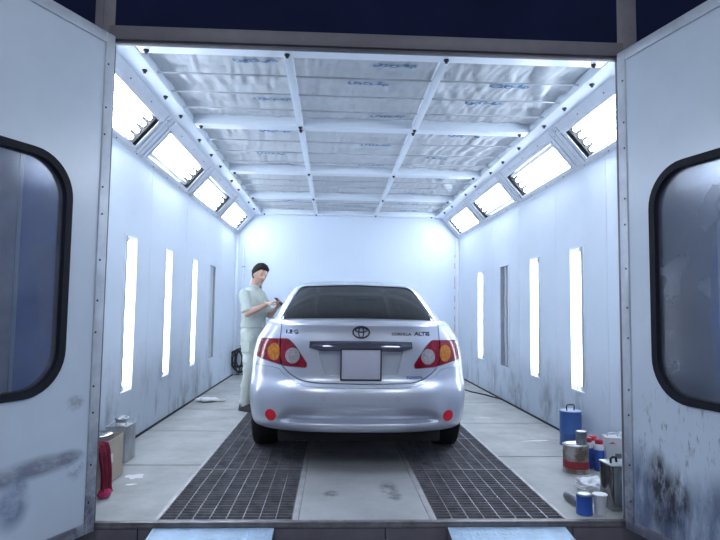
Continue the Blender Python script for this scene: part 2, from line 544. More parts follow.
for a, b in ((-W, -.9), (-.9, .25), (.25, 1.3), (1.3, W)): box(bm, (a+.001, LEN, 0), (b-.001, LEN+.05, ZC+.02))
struct('wall_back', bm, M['wallback'], smooth=False)
bm = NB(); box(bm, (-W-.1, LEN+.055, -.2), (W+.1, LEN+.1, 3)); struct('trim_7', bm, M['seam'])
bm = NB()
box(bm, (-W, LEN-.05, 0), (-W+.05, LEN, ZW), .008); box(bm, (W-.05, LEN-.05, 0), (W, LEN, ZW), .008)
struct('trim_8', bm, M['white'])
bm = NB(); box(bm, (-W+.06, LEN-.012, 0), (W-.06, LEN, .018)); struct('baseboard_back', bm, M['seam'])
# front returns beside the doorway (white inside)
bm = NB()
box(bm, (-W, .03, 0), (DL-.03, .08, ZC+.1)); box(bm, (DR+.03, .03, 0), (W, .08, ZC+.1))
box(bm, (DL-.03, .03, ZH+.05), (DR+.03, .08, 3.0))
struct('wall_front', bm, M['wall'], smooth=False)

# wall lamps
def wall_light(side, slot, lit, label):
    s = -1 if side == 'left' else 1
    y0, y1 = slot; l = y1-y0; zc = SZ1-SZ0
    t = thing('wall_light', label, 'wall light', (s*W, (y0+y1)/2, SZ0), 0 if s < 0 else PI, 'vertical strip lights in the booth walls')
    h = l/2
    b = NB()                                  # tray: back and four sides (local -x is into the wall)
    box(b, (-.052, -h, 0), (-.048, h, zc))
    box(b, (-.050, -h, 0), (0.0, -h+.003, zc)); box(b, (-.050, h-.003, 0), (0.0, h, zc))
    box(b, (-.050, -h, 0), (0.0, h, .003)); box(b, (-.050, -h, zc-.003), (0.0, h, zc))
    obj('housing', b, M['reflector'] if lit else M['slotgrey'], t, smooth=False)
    if lit:
        b = NB(); box(b, (-.047, (-h+.0035) if s < 0 else (h-.30*l), .004), (-.008, (-h+.30*l) if s < 0 else (h-.0035), zc-.004), .003); obj('shade_strip', b, M['slotgrey'], t)  # made-up grey strip standing in for shade on the slot's near side
    b = NB(); w_ = .014
    for lo, hi in (((-h-w_, -w_), (-h+.004, zc+w_)), ((h-.004, -w_), (h+w_, zc+w_)), ((-h, -w_), (h, .004)), ((-h, zc-.004), (h, zc+w_))):
        box(b, (0.0005, lo[0], lo[1]), (.006, hi[0], hi[1]), .002)
    obj('frame', b, M['white'], t)
    for k, yy in enumerate((-.12*h, .52*h) if s < 0 or not lit else (-.52*h, .12*h)):
        b = NB(); cyl(b, (-.026, yy, .05), (-.026, yy, zc-.05), .019 if lit else .013, n=12)
        tb = obj('tube', b, M['wtube'] if lit else M['tubeoff'], t)
        for z0, z1 in ((.006, .05), (zc-.05, zc-.006)):
            c = NB(); cyl(c, (-.026, yy, z0), (-.026, yy, z1), .014, n=10)
            obj('tube_socket', c, M['white'], tb)
wl = {'left': ['nearest', 'second', 'third', 'farthest'], 'right': ['nearest', 'second', 'third', 'farthest']}
for side, slots in (('left', slotsL), ('right', slotsR)):
    for k, sl in enumerate(slots):
        lit = not ((side == 'left' and k == 3) or (side == 'right' and k == 2))
        if lit: lab = 'glowing vertical strip light in the %s wall, %s from the doorway' % (side, wl[side][k])
        else: lab = 'unlit grey vertical strip light slot in the %s wall, %s from the doorway' % (side, wl[side][k])
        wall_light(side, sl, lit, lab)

# ---------- coves with ceiling lights
A_, B_ = Vector((W, 0, ZW)), Vector((XC, 0, ZC))
e_ = (B_-A_); CL = e_.length; e_.normalize()
FX = [(.16, 1.61), (1.94, 3.33), (3.63, 5.0), (5.33, 6.72)]
f0, f1 = .13*CL, .76*CL
def cove_matrix(s):       # local x: up the slope, y: along the booth, z: into the booth
    ex = Vector((s*e_.x, 0, e_.z)); ez = Vector((-s*abs(e_.z), 0, -abs(e_.x)))
    Mx = Matrix.Identity(4)
    Mx.col[0] = (*ex, 0); Mx.col[1] = (0, 1, 0, 0); Mx.col[2] = (*ez, 0); Mx.col[3] = (s*A_.x, 0, A_.z, 1)
    return Mx
random.seed(11)
off_tubes = {('left', 1): [0], ('left', 2): [3], ('right', 1): [3], ('right', 2): [0]}
for side in ('left', 'right'):
    s = -1 if side == 'left' else 1
    Mx = cove_matrix(s)
    b = NB()
    def bb(lo, hi, bv=0): box(b, lo, hi, bv, Mx)
    bb((0, .03, -.03), (f0, LEN, 0)); bb((f1, .03, -.03), (CL, LEN, 0))
    cur = .03
    for y0, y1 in FX:
        bb((f0, cur, -.03), (f1, y0, 0)); cur = y1
    bb((f0, cur, -.03), (f1, LEN, 0))
    for a, c in zip([.06]+[q[1]+.16 for q in FX[:-1]], [q[1]+.16 for q in FX[:-1]]+[LEN-.05]):     # raised lip rails
        bb((f0-.035, a+.03, 0), (f0-.015, c-.03, .010), .003); bb((f1+.015, a+.03, 0), (f1+.035, c-.03, .010), .003)
    for q in FX[:-1]:
        bb((.02, q[1]+.06, 0), (CL-.02, q[1]+.085, .012), .003); bb((.02, q[1]+.23, 0), (CL-.02, q[1]+.255, .012), .003)
        bb((.02, q[1]+.150, 0), (CL-.02, q[1]+.165, .006), .002)
    o = struct('trim_%d' % (9 if s < 0 else 10), b, M['cove'], ang=30)
    b = NB(); cyl(b, (0, 0, 0), (0, 0, .004), .006, n=8)
    sc0 = obj('screw', b, M['bolt'], o)
    for k in range(15):
        for u_ in (f0*.35, CL-.5*(CL-f1)):
            sc = sc0 if k == 0 and u_ < .2 else sc0.copy()
            if sc is not sc0: COL.objects.link(sc)
            sc.matrix_local = Mx @ Matrix.Translation((u_, .35+.46*k, 0))
    nm = ['nearest', 'second', 'third', 'farthest']
    for k, (y0, y1) in enumerate(FX):
        t = thing('ceiling_light', 'bright fluorescent light in the sloped %s ceiling edge, %s from the doorway' % (side, nm[k]), 'ceiling light', (0,0,0), 0, 'fluorescent lights along the sloped ceiling edges')
        t.matrix_world = Mx @ Matrix.Translation(((f0+f1)/2, (y0+y1)/2, 0))
        h, l = (f1-f0)/2, (y1-y0)/2
        b = NB(); D = .10
        box(b, (-h, -l, -D-.004), (h, l, -D)); box(b, (-h-.003, -l, -D), (-h, l, 0)); box(b, (h, -l, -D), (h+.003, l, 0))
        box(b, (-h, -l-.003, -D), (h, -l, 0)); box(b, (-h, l, -D), (h, l+.003, 0))
        obj('housing', b, M['reflector'], t, smooth=False)
        for q in (-1, 1):
            b = NB(); box(b, (-h+.004, q*(l-.028)-.02, -D+.003), (h-.004, q*(l-.028)+.02, -.012), .003)
            obj('socket_plate', b, M['black'], t)
        b = NB(); w_ = .018
        box(b, (-h-w_, -l-w_, .0005), (-h+.004, l+w_, .008), .002); box(b, (h-.004, -l-w_, .0005), (h+w_, l+w_, .008), .002)
        box(b, (-h+.004, -l-w_, .0005), (h-.004, -l+.004, .008), .002); box(b, (-h+.004, l-.004, .0005), (h-.004, l+w_, .008), .002)
        obj('frame', b, M['cove'], t)
        offs = off_tubes.get((side, k), [])
        for j in range(4):
            x = -h + (j+.5)*(2*h/4)
            b = NB(); cyl(b, (x, -l+.07, -.05), (x, l-.07, -.05), .024, n=12)
            tb = obj('tube', b, M['tubeoff'] if j in offs else M['tube'], t)
            for q in (-1, 1):
                b = NB(); cyl(b, (x, q*(l-.045), -.05), (x, q*(l-.0705), -.05), .0235, n=12)
                obj('end_cap', b, M['galv'], tb)

# ---------- ceiling: filter fleece, wires, frame
CROSS = [(.10, .49), (1.92, 2.06), (3.71, 3.85), (5.31, 5.45), (6.78, LEN)]
LONG = [(-.585), (.475)]
RODS = []
for (a, b), n in zip(zip([c[1] for c in CROSS], [c[0] for c in CROSS[1:]]), (3, 3, 3, 3)):
    RODS += [a + (b-a)*(k+1)/(n+1) for k in range(n)]
def fleece(x, y):
    z = ZC + .085
    lines = sorted(RODS + [c for p in CROSS for c in p])
    d = min(abs(y-l) for l in lines)
    z -= .026*min(1, d/.2)**.7 - .008
    rt = .35 + .65*max(0, min(1, (x+.2)/1.2))
    q = noise.noise((x*9 + .9*math.sin(y*2.1) - y*rt*1.3, y*.8, 3.1))
    z -= .030*rt*abs(q) ** .8 * (1.4 if q > 0 else .6)
    z += .011*noise.noise((x*24 + y*2.5, y*2.2, 7.7)) + .006*noise.noise((x*3, y*3, 1.2))
    return max(z, ZC + .034 + .12*(z-ZC-.034) if z < ZC+.034 else z)
bm = NB()
nx, ny = 230, 190
gx = [-1.56 + 3.12*i/nx for i in range(nx+1)]; gy = [.3 + (LEN-.3)*j/ny for j in range(ny+1)]
vv = [[bm.verts.new((x, y, fleece(x, y))) for x in gx] for y in gy]
for j in range(ny):
    for i in range(nx): bm.faces.new((vv[j][i], vv[j+1][i], vv[j+1][i+1], vv[j][i+1]))
ceil = struct('ceiling', bm, M['filter'], ang=80)
bm = NB(); box(bm, (-W-.1, .03, ZC+.10), (W+.1, LEN+.1, ZC+.16)); obj('light_stop_plate', bm, M['seam'], ceil)  # unseen plate added above the fleece to keep light from leaking
for y in RODS:
    b = NB(); tube(b, [(-1.553, y, ZC+.022), (0, y, ZC+.018), (1.553, y, ZC+.022)], .007, 8)
    obj('filter_rod', b, M['rod'], ceil)
marks = []
random.seed(5)
bays = list(zip([c[1] for c in CROSS], [c[0] for c in CROSS[1:]]))
for bi, (a, b) in enumerate(bays):
    st = (b-a)/4
    for ci, xc in enumerate((-.86, .10, .98)):
        for k in range(4):
            if (k*3 + ci*2 + bi) % 5 > 2: continue
            b_ = text_bm('U2O-6p', .075, .0, 1.25, .004)
            x0 = xc + random.uniform(-.12, .12); y0 = a + st*(k+.5) + random.uniform(-.03, .05)
            for v in b_.verts:
                x, y = x0 + v.co.x, y0 - v.co.y
                v.co = Vector((x, y, fleece(x, y) - .007))
            obj('printed_mark', b_, M['print'], ceil, smooth=False)
# frame members
fr = 11
def member(lo, hi, bolts, bev=.006):
    global fr
    b = NB(); box(b, lo, hi, bev)
    o = struct('trim_%d' % fr, b, M['white']); fr += 1
    for x, y in bolts:
        c = NB(); z = lo[2]
        cyl(c, (x, y, z-.010), (x, y, z+.0005), .018, n=10); cyl(c, (x, y, z-.024), (x, y, z-.010), .010, n=10)
        obj('bolt', c, M['bolt'], o)
side_b = [.75, 1.25, 1.7, 2.4, 2.95, 3.45, 4.2, 4.75, 5.7, 6.3]
member((-XC-.03, .08, ZC-.005), (-1.555, LEN, ZC+.098), [(-1.61, y) for y in side_b])
member((1.555, .08, ZC-.005), (XC+.03, LEN, ZC+.098), [(1.61, y) for y in side_b])
for k, (a, b) in enumerate(CROSS):
    yy = (a+b)/2 if 0 < k < 4 else (b-.05 if k == 0 else a+.05)
    bl = [(x, yy+d) for x in (-.585, .475) for d in ((-.045, .045) if k in (1,) else (0,))] + [(-1.5, yy), (1.48, yy)]
    member((-1.553, a, ZC), (1.553, b, ZC+.098), bl)
for x in LONG:
    for (a, b) in bays: member((x-.03, a+.001, ZC+.004), (x+.03, b-.001, ZC+.05), [])

# ---------- booth front: header, posts, navy panels
bm = NB()
box(bm, (DL-.02, -.05, ZH), (DR+.02, .018, 2.755), .004)
box(bm, (DL-.02, -.035, ZH-.012), (DR+.02, .008, ZH), .002)
struct('trim_%d' % fr, bm, M['mullion']); fr += 1
for x0, x1, xm in ((-1.645, -1.53, -1.6), (1.415, 1.535, 1.46)):
    bm = NB(); box(bm, (x0, -.05+.045, -.2), (x1, .028, 4.3), .004)
    if x0 < 0: box(bm, (xm-.002, -.008, 2.75), (xm+.002, -.004, 4.3))
    struct('trim_%d' % fr, bm, M['mullion']); fr += 1
for x0, x1 in ((-2.13, -2.02), (2.02, 2.13)):
    bm = NB(); box(bm, (x0, -.012, -.2), (x1, .028, 4.3), .004); struct('trim_%d' % fr, bm, M['edge']); fr += 1
bm = NB()
box(bm, (-1.53, .0, 2.757), (1.415, .028, 4.3)); box(bm, (-3.2, .004, 2.75), (-1.645, .028, 4.3)); box(bm, (1.535, .004, 2.75), (3.2, .028, 4.3))
struct('trim_%d' % fr, bm, M['navy']); fr += 1
bm = NB()
box(bm, (-3.2, .004, -.04), (-2.13, .028, 2.75)); box(bm, (-2.02, .004, -.04), (-1.645, .028, 2.75))
box(bm, (1.535, .004, -.04), (2.02, .028, 2.75)); box(bm, (2.13, .004, -.04), (3.2, .028, 2.75))
struct('trim_%d' % fr, bm, M['bluepanel']); fr += 1

# ---------- door leaves, swung out
LW, LH = 1.46, 2.71
def leaf(n, hx, ang, s, win, paint, smears):
    d = Vector((s*math.sin(ang), -math.cos(ang), 0))
    nrm = Vector((-s*math.cos(ang), -math.sin(ang), 0))      # towards the doorway axis
    Mx = Matrix.Identity(4)
    Mx.col[0] = (*d, 0); Mx.col[1] = (*nrm, 0); Mx.col[2] = (0, 0, 1, 0); Mx.col[3] = (hx, -.045, -.025, 1)
    if Mx.to_3x3().determinant() < 0:
        Mx.col[1] = (*(-nrm), 0); q = -1
    else: q = 1
    P = tmp(NB()); kill(P)
    b = NB(); box(b, (.062, -.022, .055), (LW-.062, .022, LH-.062))
    o = tmp(b)
    hole = rrect(win[0], win[1], win[2], win[3], win[4], 10)
    b = NB(); prism(b, hole, -.2, .2, XZ); boolean(o, b, 'DIFFERENCE')
    o = become(o, 'door_%d' % n, paint, None, 30); o['kind'] = 'structure'; o.matrix_world = Mx
    b = NB()
    box(b, (0, -.03, 0), (.06, .03, LH), .004); box(b, (LW-.06, -.03, 0), (LW, .03, LH), .004)
    box(b, (.0605, -.03, 0), (LW-.0605, .03, .053), .004); box(b, (.0605, -.03, LH-.06), (LW-.0605, .03, LH), .004)
    f = obj('edge_frame', b, M['doorframe'], o)
    b = NB(); cyl(b, (0, -.032, 0), (0, .032, 0), .006, n=8)
    rv = obj('rivet', b, M['bolt'], f)
    for k in range(12):
        r_ = rv if k == 0 else rv.copy()
        if k: COL.objects.link(r_)
        r_.location = (.045 + .004*math.sin(k*5.1), 0, .16+.215*k+.04*math.sin(k*3.7))
    inner = rrect(win[0]+.012, win[1]+.012, win[2]-.012, win[3]-.012, win[4]-.01, 10)
    outer = rrect(win[0]-.026, win[1]-.026, win[2]+.026, win[3]+.026, win[4]+.024, 10)
    b = NB()
    rg = []
    for poly, dd in ((outer, -.0225), (outer, -.030), (inner, -.030), (inner, .030), (outer, .030), (outer, .0225), (hole, .02), (hole, -.02)):
        rg.append([b.verts.new((a, dd, c)) for a, c in poly])
    for A, C in zip(rg, rg[1:] + rg[:1]): bridge(b, A, C)
    w = obj('window_gasket', b, M['gasket'], o)
    b = NB(); prism(b, rrect(win[0]+.008, win[1]+.008, win[2]-.008, win[3]-.008, win[4]-.008, 10), -.003, .003, XZ)
    obj('window_glass', b, M['doorglass'], o, smooth=False)
    return o
LA, RA = math.radians(25), math.radians(14)
add_dirt(M['doorpaint_l'], (.12, .13, .19), blobs=[((.36, 0, .415), (.30, .4, .060)), ((.20, 0, .42), (.13, .4, .05)), ((.60, 0, .40), (.3, .4, .06))], scale=3.6, thr=(.24, .54), stretch=(1, 1, 2), amount=.78)
add_dirt(M['doorpaint_l'], (.08, .12, .26), blobs=[((.47, 0, .27), (.10, .4, .13)), ((.43, 0, .34), (.05, .4, .09))], scale=4, thr=(.30, .55), amount=.75)
add_dirt(M['doorpaint_l'], (.16, .17, .22), blobs=[((.13, 0, .38), (.07, .4, .10)), ((.15, 0, .69), (.07, .4, .05))], scale=16, thr=(.44, .60), amount=.55)
add_dirt(M['doorpaint_r'], (.09, .12, .22), blobs=[((.12, 0, .20), (.14, .4, .34)), ((.40, 0, .12), (.35, .4, .22)), ((.62, 0, .22), (.3, .4, .26))], scale=6, thr=(.22, .56), stretch=(1.8, 1, .5), amount=.9)
add_dirt(M['doorpaint_r'], (.018, .018, .03), blobs=[((.235, 0, .34), (.08, .4, .17)), ((.27, 0, .24), (.15, .4, .22)), ((.37, 0, .26), (.08, .4, .20))], scale=10, thr=(.34, .56), stretch=(1.4, 1, .6), amount=.97)
add_dirt(M['doorpaint_r'], (.22, .20, .24), blobs=[((.5, 0, .5), (.6, .4, .45)), ((.2, 0, .5), (.2, .4, .25))], scale=26, thr=(.57, .66), stretch=(1.5, 1, .45), amount=.8)
leaf(1, -1.53, LA, -1, (.255, .775, 1.18, 1.93, .2), M['doorpaint_l'], None)
leaf(2, 1.415, RA, 1, (.240, .765, 1.18, 1.945, .2), M['doorpaint_r'], None)

# ================================================================== the car (local: x across, y forward from the rear bumper, z up)
CARX, CARY = -.045, .88
car = thing('car', 'silver four-door saloon car parked in the booth, seen from behind', 'car', (CARX, CARY, 0))
YR = [(.18, .14), (.22, .11), (.27, .070), (.285, .05), (.30, .032), (.32, .02), (.345, .012), (.40, .006), (.50, .0), (.56, .004), (.595, .016), (.62, .036), (.645, .056), (.67, .066), (.75, .074), (.85, .082), (.93, .092), (.98, .104), (1.01, .109), (1.035, .107), (1.055, .110), (1.074, .14), (1.09, .2)]
WZ = [(.18, .77), (.22, .81), (.27, .84), (.33, .855), (.42, .868), (.55, .874), (.66, .872), (.78, .862), (.88, .845), (.95, .822), (1.0, .79), (1.04, .765), (1.075, .735), (1.10, .70)]
ZT = [(0, 1.070), (.2, 1.076), (.55, 1.080), (.9, 1.05), (1.3, 1.0), (2.2, .97), (3.1, 1.0), (3.4, .985), (4.0, .90), (4.3, .80), (4.54, .68)]
ZBT = [(0, .285), (.5, .285), (.75, .25), (1.3, .21), (3.5, .20), (4.54, .22)]
CARL, ZB, AR, AF, NR, NF = 4.54, .19, .78, 1.0, 3.0, 2.6
def crease(x, z):
    k = max(0, min(1, (.60-abs(x))/.10)); k = k*k*(3-2*k)
    return k*interp([(.29, 0), (.31, -.004), (.335, .0), (.352, .012), (.364, .046), (.372, .05), (.41, .018), (.46, 0)], z)
def wz(z): return sinterp(WZ, z)
def surf(x, z):
    w = wz(z); t = min(.9999, abs(x)/w)
    return sinterp(YR, z) + AR*(1-(1-t**NR)**(1/NR)) + crease(x, z)
lev = [0, .012, .025, .04, .055, .068, .08, .09, .098, .106, .114, .124, .136, .15, .17, .19, .21, .235, .27, .32, .36, .40, .43, .455, .48, .51, .545, .59, .64, .70, .76, .81, .85, .89, .92, .945, .965, .98, .99]
def contour():
    th = []
    for i in range(30):
        a = PI/2*i/30
        th.append(('r', a))
    for i in range(26): th.append(('s', i/26))
    for i in range(21): th.append(('f', PI/2*(1-i/20)))
    return th
CT = contour()
def carpt(t, kind, a, inset=0.0, dz=0.0):
    def zof(y):
        zb = interp(ZBT, y); return zb + t*(sinterp(ZT, y)-zb)
    zr = zof(.25)
    yr = sinterp(YR, min(zr, 1.11))
    yf = CARL - interp([(.19, .10), (.3, .02), (.5, 0), (.6, .03), (.68, .12), (.8, .3), (1.0, .5)], zof(4.4))
    if kind == 'r':
        sx = math.sin(a)**(2/NR) if a > 0 else 0
        y = yr + AR*(1-math.cos(a)**(2/NR))
        z = zof(y); x = wz(z)*sx
        # follow the real rear profile at the actual height
        if sx < .999: y = sinterp(YR, min(z, 1.11)) + AR*(1-max(0, 1-sx**NR)**(1/NR)) + crease(x, z)
    elif kind == 's':
        y = yr + AR + a*(yf-AF-yr-AR); z = zof(y); x = wz(z)
    else:
        sx = math.sin(a)**(2/NF) if a > 1e-6 else 0
        y = yf - AF*(1-max(0, math.cos(a))**(2/NF)); z = zof(y); x = wz(z)*.985*sx + wz(z)*.0
    return Vector((x, y, z))
def body_bm():
    b = NB(); rings = []
    def full(half):
        R_ = [b.verts.new(p) for p in half]
        L_ = [b.verts.new((-p.x, p.y, p.z)) for p in half[1:-1]]
        return R_, L_
    halves = [[carpt(t, k, a) for k, a in CT] for t in lev]
    top = halves[-1]
    for ins, dz in ((.006, .005), (.016, .009)):
        h = []
        for p in top:
            c = Vector((0, max(.3, min(4.1, p.y)), p.z)); d = (c-p); d.z = 0
            q = p + (d.normalized()*ins if d.length > ins else d*.5)
            q.z = p.z + dz; h.append(q)
        h[0].x = h[-1].x = 0
        halves.append(h)
    for h in halves:
        h[0].x = 0; h[-1].x = 0
        R_, L_ = full(h)
        rings.append(R_ + list(reversed(L_)))
    n = len(CT)
    for A, C in zip(rings, rings[1:]): bridge(b, A, C)
    def cap(rg, crown):
        R_ = rg[:n]; L_ = [rg[0]] + list(reversed(rg[n:])) + [rg[n-1]]
        m = 10; prev = None
        for i in range(1, n-1):
            row = [L_[i]]
            for j in range(1, m):
                t = j/m; p = L_[i].co.lerp(R_[i].co, t)
                p.z += crown*(1-(2*t-1)**2)*min(1, i/4)
                row.append(b.verts.new(p))
            row.append(R_[i])
            if prev: 
                for j in range(m): b.faces.new((prev[j], prev[j+1], row[j+1], row[j]))
            else: b.faces.new([rg[0]] + row)
            prev = row
        b.faces.new(prev + [rg[n-1]])
    cap(rings[-1], .012); cap(rings[0], 0)
    return b
BODY = tmp(body_bm())
for yy in (.95, 3.55):
    for s in (-1, 1):
        b = NB(); cyl(b, (s*.58, yy, .315), (s*1.1, yy, .315), .355, n=40); boolean(BODY, b, 'DIFFERENCE')

GAP = .0032
def grow(poly, d):     # offset an outline outwards (counter-clockwise or clockwise)
    m = len(poly); out = []
    area = sum(poly[i-1][0]*poly[i][1]-poly[i][0]*poly[i-1][1] for i in range(m))
    sg = 1 if area > 0 else -1
    for i in range(m):
        a, p, c = Vector(poly[i-1]), Vector(poly[i]), Vector(poly[(i+1) % m])
        n1 = Vector(((p-a).y, -(p-a).x)); n2 = Vector(((c-p).y, -(c-p).x))
        if n1.length: n1.normalize()
        if n2.length: n2.normalize()
        nn = (n1+n2); nn = nn.normalized() if nn.length > 1e-6 else n1
        out.append(tuple(p + nn*d*sg))
    return out
def split(o, poly, lo, hi, gap=GAP, fn=XZ):
    """cut the outline out of o; returns the cut piece"""
    pc = dupe(o)
    b = NB(); prism(b, grow(poly, -gap), lo, hi, fn); boolean(pc, b, 'INTERSECT')
    b = NB(); prism(b, grow(poly, gap), lo, hi, fn); boolean(o, b, 'DIFFERENCE')
    return pc

half_t = [(0, .628), (.30, .632), (.40, .640), (.47, .662), (.53, .70), (.575, .742), (.598, .80), (.600, .95), (.600, 1.3)]
trunk_poly = [(x, z) for x, z in half_t] + [(-x, z) for x, z in reversed(half_t[1:])]
half_l = roundpoly([(.90, .908), (.76, .938), (.535, .944), (.482, .895), (.392, .765), (.398, .737), (.56, .745), (.66, .768), (.90, .815)], .018, 4)
def mir(P): return [(-x, z) for x, z in P]
LID = split(BODY, trunk_poly, -.3, .66)
# number plate recess in the lid
b = NB(); rec = roundpoly([(-.315, .885), (-.262, .685), (.262, .685), (.315, .885)], .03, 5)
A = [b.verts.new((x, surf(x, z) + .030, z)) for x, z in rec]
A2 = [b.verts.new((x*1.10, -.3, .785 + (z-.785)*1.10)) for x, z in rec]
bridge(b, A, A2); b.faces.new(A2); 
ct = b.verts.new((0, surf(0, .785)+.030, .785))
for i in range(len(A)): b.faces.new((A[i-1], A[i], ct))
boolean(LID, b, 'DIFFERENCE')
half_b = [(1.2, .05), (1.2, .735), (.66, .735), (.60, .722), (.55, .672), (.48, .632), (.40, .612), (.30, .604), (0, .600)]
bump_poly = half_b + [(-x, z) for x, z in reversed(half_b[:-1])]
BUMP = split(BODY, bump_poly, -.3, .60, .0012)
for s in (-1, 1):
    P = half_l if s > 0 else mir(half_l)
    pieces = []
    for src in (BODY, LID):
        lp = split(src, P, -.3, .42, .0015)
        pieces.append(lp)
    t = None
    for lp, nm in zip(pieces, ('tail_light', 'tail_light')):
        inner = lp is pieces[1]
        if inner: c = ell(s*.503, .822, .056, .058)
        else: c = ell(s*.648, .845, .052, .064)
        lens = dupe(lp)
        b = NB(); prism(b, grow(c, -.001), -.3, .42, XZ); boolean(lens, b, 'INTERSECT')
        b = NB(); prism(b, c, -.3, .42, XZ); boolean(lp, b, 'DIFFERENCE')
        become(lp, nm, M['redlens'], car, 30)
        become(lens, 'reverse_lens' if inner else 'indicator_lens', M['clear'] if inner else M['amber'], lp, 30)
        lens['label'] = 'clear round reversing lamp lens' if inner else 'amber indicator lens'
# bumper reflectors
for s in (-1, 1):
    c = ell(s*.655, .390, .043, .041)
    r = dupe(BUMP)
    b = NB(); prism(b, grow(c, -.001), -.3, .34, XZ); boolean(r, b, 'INTERSECT')
    b = NB(); prism(b, grow(c, .002), -.3, .34, XZ); boolean(BUMP, b, 'DIFFERENCE')
    become(r, 'reflector', M['reflex'], car, 30); r['label'] = 'round red bumper reflector'
    for v in r.data.vertices: v.co.y -= .003
# doors' seams on the sides: split the flanks
for y0, y1, nm in ((1.13, 2.02, 'rear_door'), (2.02, 3.12, 'front_door')):
    for s in (-1, 1):
        P = [(y0, .5), (y0+.05, .62), (y0, .80) if nm == 'front_door' else (y0-.14, .86), (y0 if nm == 'front_door' else y0-.16, 1.3), (y1, 1.3), (y1, .27), (y0+.22 if nm == 'rear_door' else y0, .27)]
        lo, hi = (.60, 1.2) if s > 0 else (-1.2, -.60)
        d = split(BODY, P, lo, hi, .002, YZ)
        become(d, nm, M['paint'], car, 30)
        b = NB(); yh = y1-.16; xw = s*(wz(.83))
        tube(b, [(xw-.012*s, yh-.09, .83), (xw+.025*s, yh-.07, .832), (xw+.028*s, yh, .834), (xw+.025*s, yh+.07, .832), (xw-.012*s, yh+.09, .83)], .011, 8)
        obj('door_handle', b, M['paint'], d)
become(BODY, 'body', M['paint'], car, 30)
become(LID, 'boot_lid', M['paint'], car, 30)
become(BUMP, 'rear_bumper', M['paint'], car, 30)
# dark slab added so the panel gaps read as shaded
b = NB(); box(b, (-.5, .5, .2), (.5, .55, 1.0)); obj('gap_core', b, M['under'], car)

def stick(b, off=0.0):        # wrap a flat (x, depth, z) mesh onto the rear skin
    for v in b.verts: v.co.y = surf(v.co.x, v.co.z) - off + v.co.y
    return b
def strip(x0, x1, zb, zt, prof, n=60):   # swept bar; prof: [(v, depth)]
    b = NB(); prev = None; first = None
    for i in range(n+1):
        x = x0 + (x1-x0)*i/n
        row = [b.verts.new((x, d, zb(x) + (zt(x)-zb(x))*v)) for v, d in prof]
        if prev: bridge(b, prev, row)
        else: first = row
        prev = row
    b.faces.new(list(reversed(first))); b.faces.new(prev)
    return b
# chrome garnish above the plate
zt_ = lambda x: .936 - .006*(x/.38)**2
zb_ = lambda x: .862 + .020*max(0, (abs(x)-.28)/.10)
b = strip(-.378, .378, zb_, zt_, [(0, .004), (0, -.012), (.12, -.024), (.45, -.026), (.8, -.014), (1, -.004), (1, .004)])
g_ = obj('chrome_garnish', stick(b), M['chrome'], car, 30); g_['label'] = 'smoked chrome strip above the number plate'
# number plate
b = NB(); box(b, (-.142, -.012, -.107), (.142, 0, .107), .003)
for v in b.verts: v.co += Vector((0, surf(0, .77)-.008, .768))
pl = obj('number_plate', b, M['platepaint'], car); pl['label'] = 'blank pale lavender number plate in a dark frame'
b = NB()
for lo, hi in (((-.15, -.115), (.15, -.106)), ((-.15, .106), (.15, .115)), ((-.15, -.106), (-.141, .106)), ((.141, -.106), (.15, .106))):
    box(b, (lo[0], -.016, lo[1]), (hi[0], .0, hi[1]), .001)
for v in b.verts: v.co += Vector((0, surf(0, .77)-.008, .768))
obj('plate_frame', b, M['black'], pl)
# badge: three ellipses
def etorus(cx, cz, rx, rz, th, n=48):
    b = NB(); rings = []
    for i in range(n):
        a = 2*PI*i/n
        nx_, nz_ = math.cos(a)/rx, math.sin(a)/rz
        l = math.hypot(nx_, nz_); nx_ /= l; nz_ /= l
        p = (cx+rx*math.cos(a), cz+rz*math.sin(a))
        rings.append([b.verts.new((p[0]+nx_*th*math.cos(2*PI*k/8), -th*.7*math.sin(2*PI*k/8) - .004, p[1]+nz_*th*math.cos(2*PI*k/8))) for k in range(8)])
    for i in range(n): bridge(b, rings[i-1], rings[i])
    return b
EZ = 1.000
b = etorus(0, EZ, .060, .041, .0062)
for q in ((0, EZ, .0185, .0385, .0048), (0, EZ+.017, .042, .0165, .0048)):
    b2 = etorus(*q); me = bpy.data.meshes.new('x'); b2.to_mesh(me); b2.free(); b.from_mesh(me); bpy.data.meshes.remove(me)
em = obj('emblem', stick(b), M['darkchrome'], car); em['label'] = 'dark chrome oval emblem on the boot lid'
def badge(s, x, z, size, sq, m, label, name='lettering', ext=.0015):
    b = text_bm(s, size, ext, sq, size*.03)
    for v in b.verts: v.co = Vector((v.co.x + x, -v.co.z - .002, v.co.y + z))
    o = obj(name, stick(b), m, car, smooth=False); o['label'] = label
badge('1.8 G', -.515, .995, .040, 1.15, M['darkchrome'], 'dark lettering on the left of the boot lid')
badge('COROLLA', .300, .988, .028, 1.15, M['darkchrome'], 'small dark lettering on the right of the boot lid')
badge('ALTIS', .460, .990, .038, 1.3, M['darkchrome'], 'larger dark lettering on the right of the boot lid')
badge('TOYOTA', .395, .672, .026, 1.15, M['bluelabel'], 'small blue sticker lettering low on the boot lid')
# parking sensors
for s in (-1, 1):
    b = NB(); rg = ell(s*.268, .53, .012, .012, 20)
    prism(b, rg, -.0015, .004, XZ); obj('parking_sensor', stick(b), M['paint'], car)
    b = NB(); o_ = ell(s*.268, .53, .0135, .0135, 20); i_ = ell(s*.268, .53, .0122, .0122, 20)
    R1 = [b.verts.new((x, -.0008, z)) for x, z in o_]; R2 = [b.verts.new((x, -.0008, z)) for x, z in i_]; R3 = [b.verts.new((x, .004, z)) for x, z in o_]
    bridge(b, R1, R2); bridge(b, R3, R1); obj('sensor_ring', stick(b), M['trimgrey'], car)

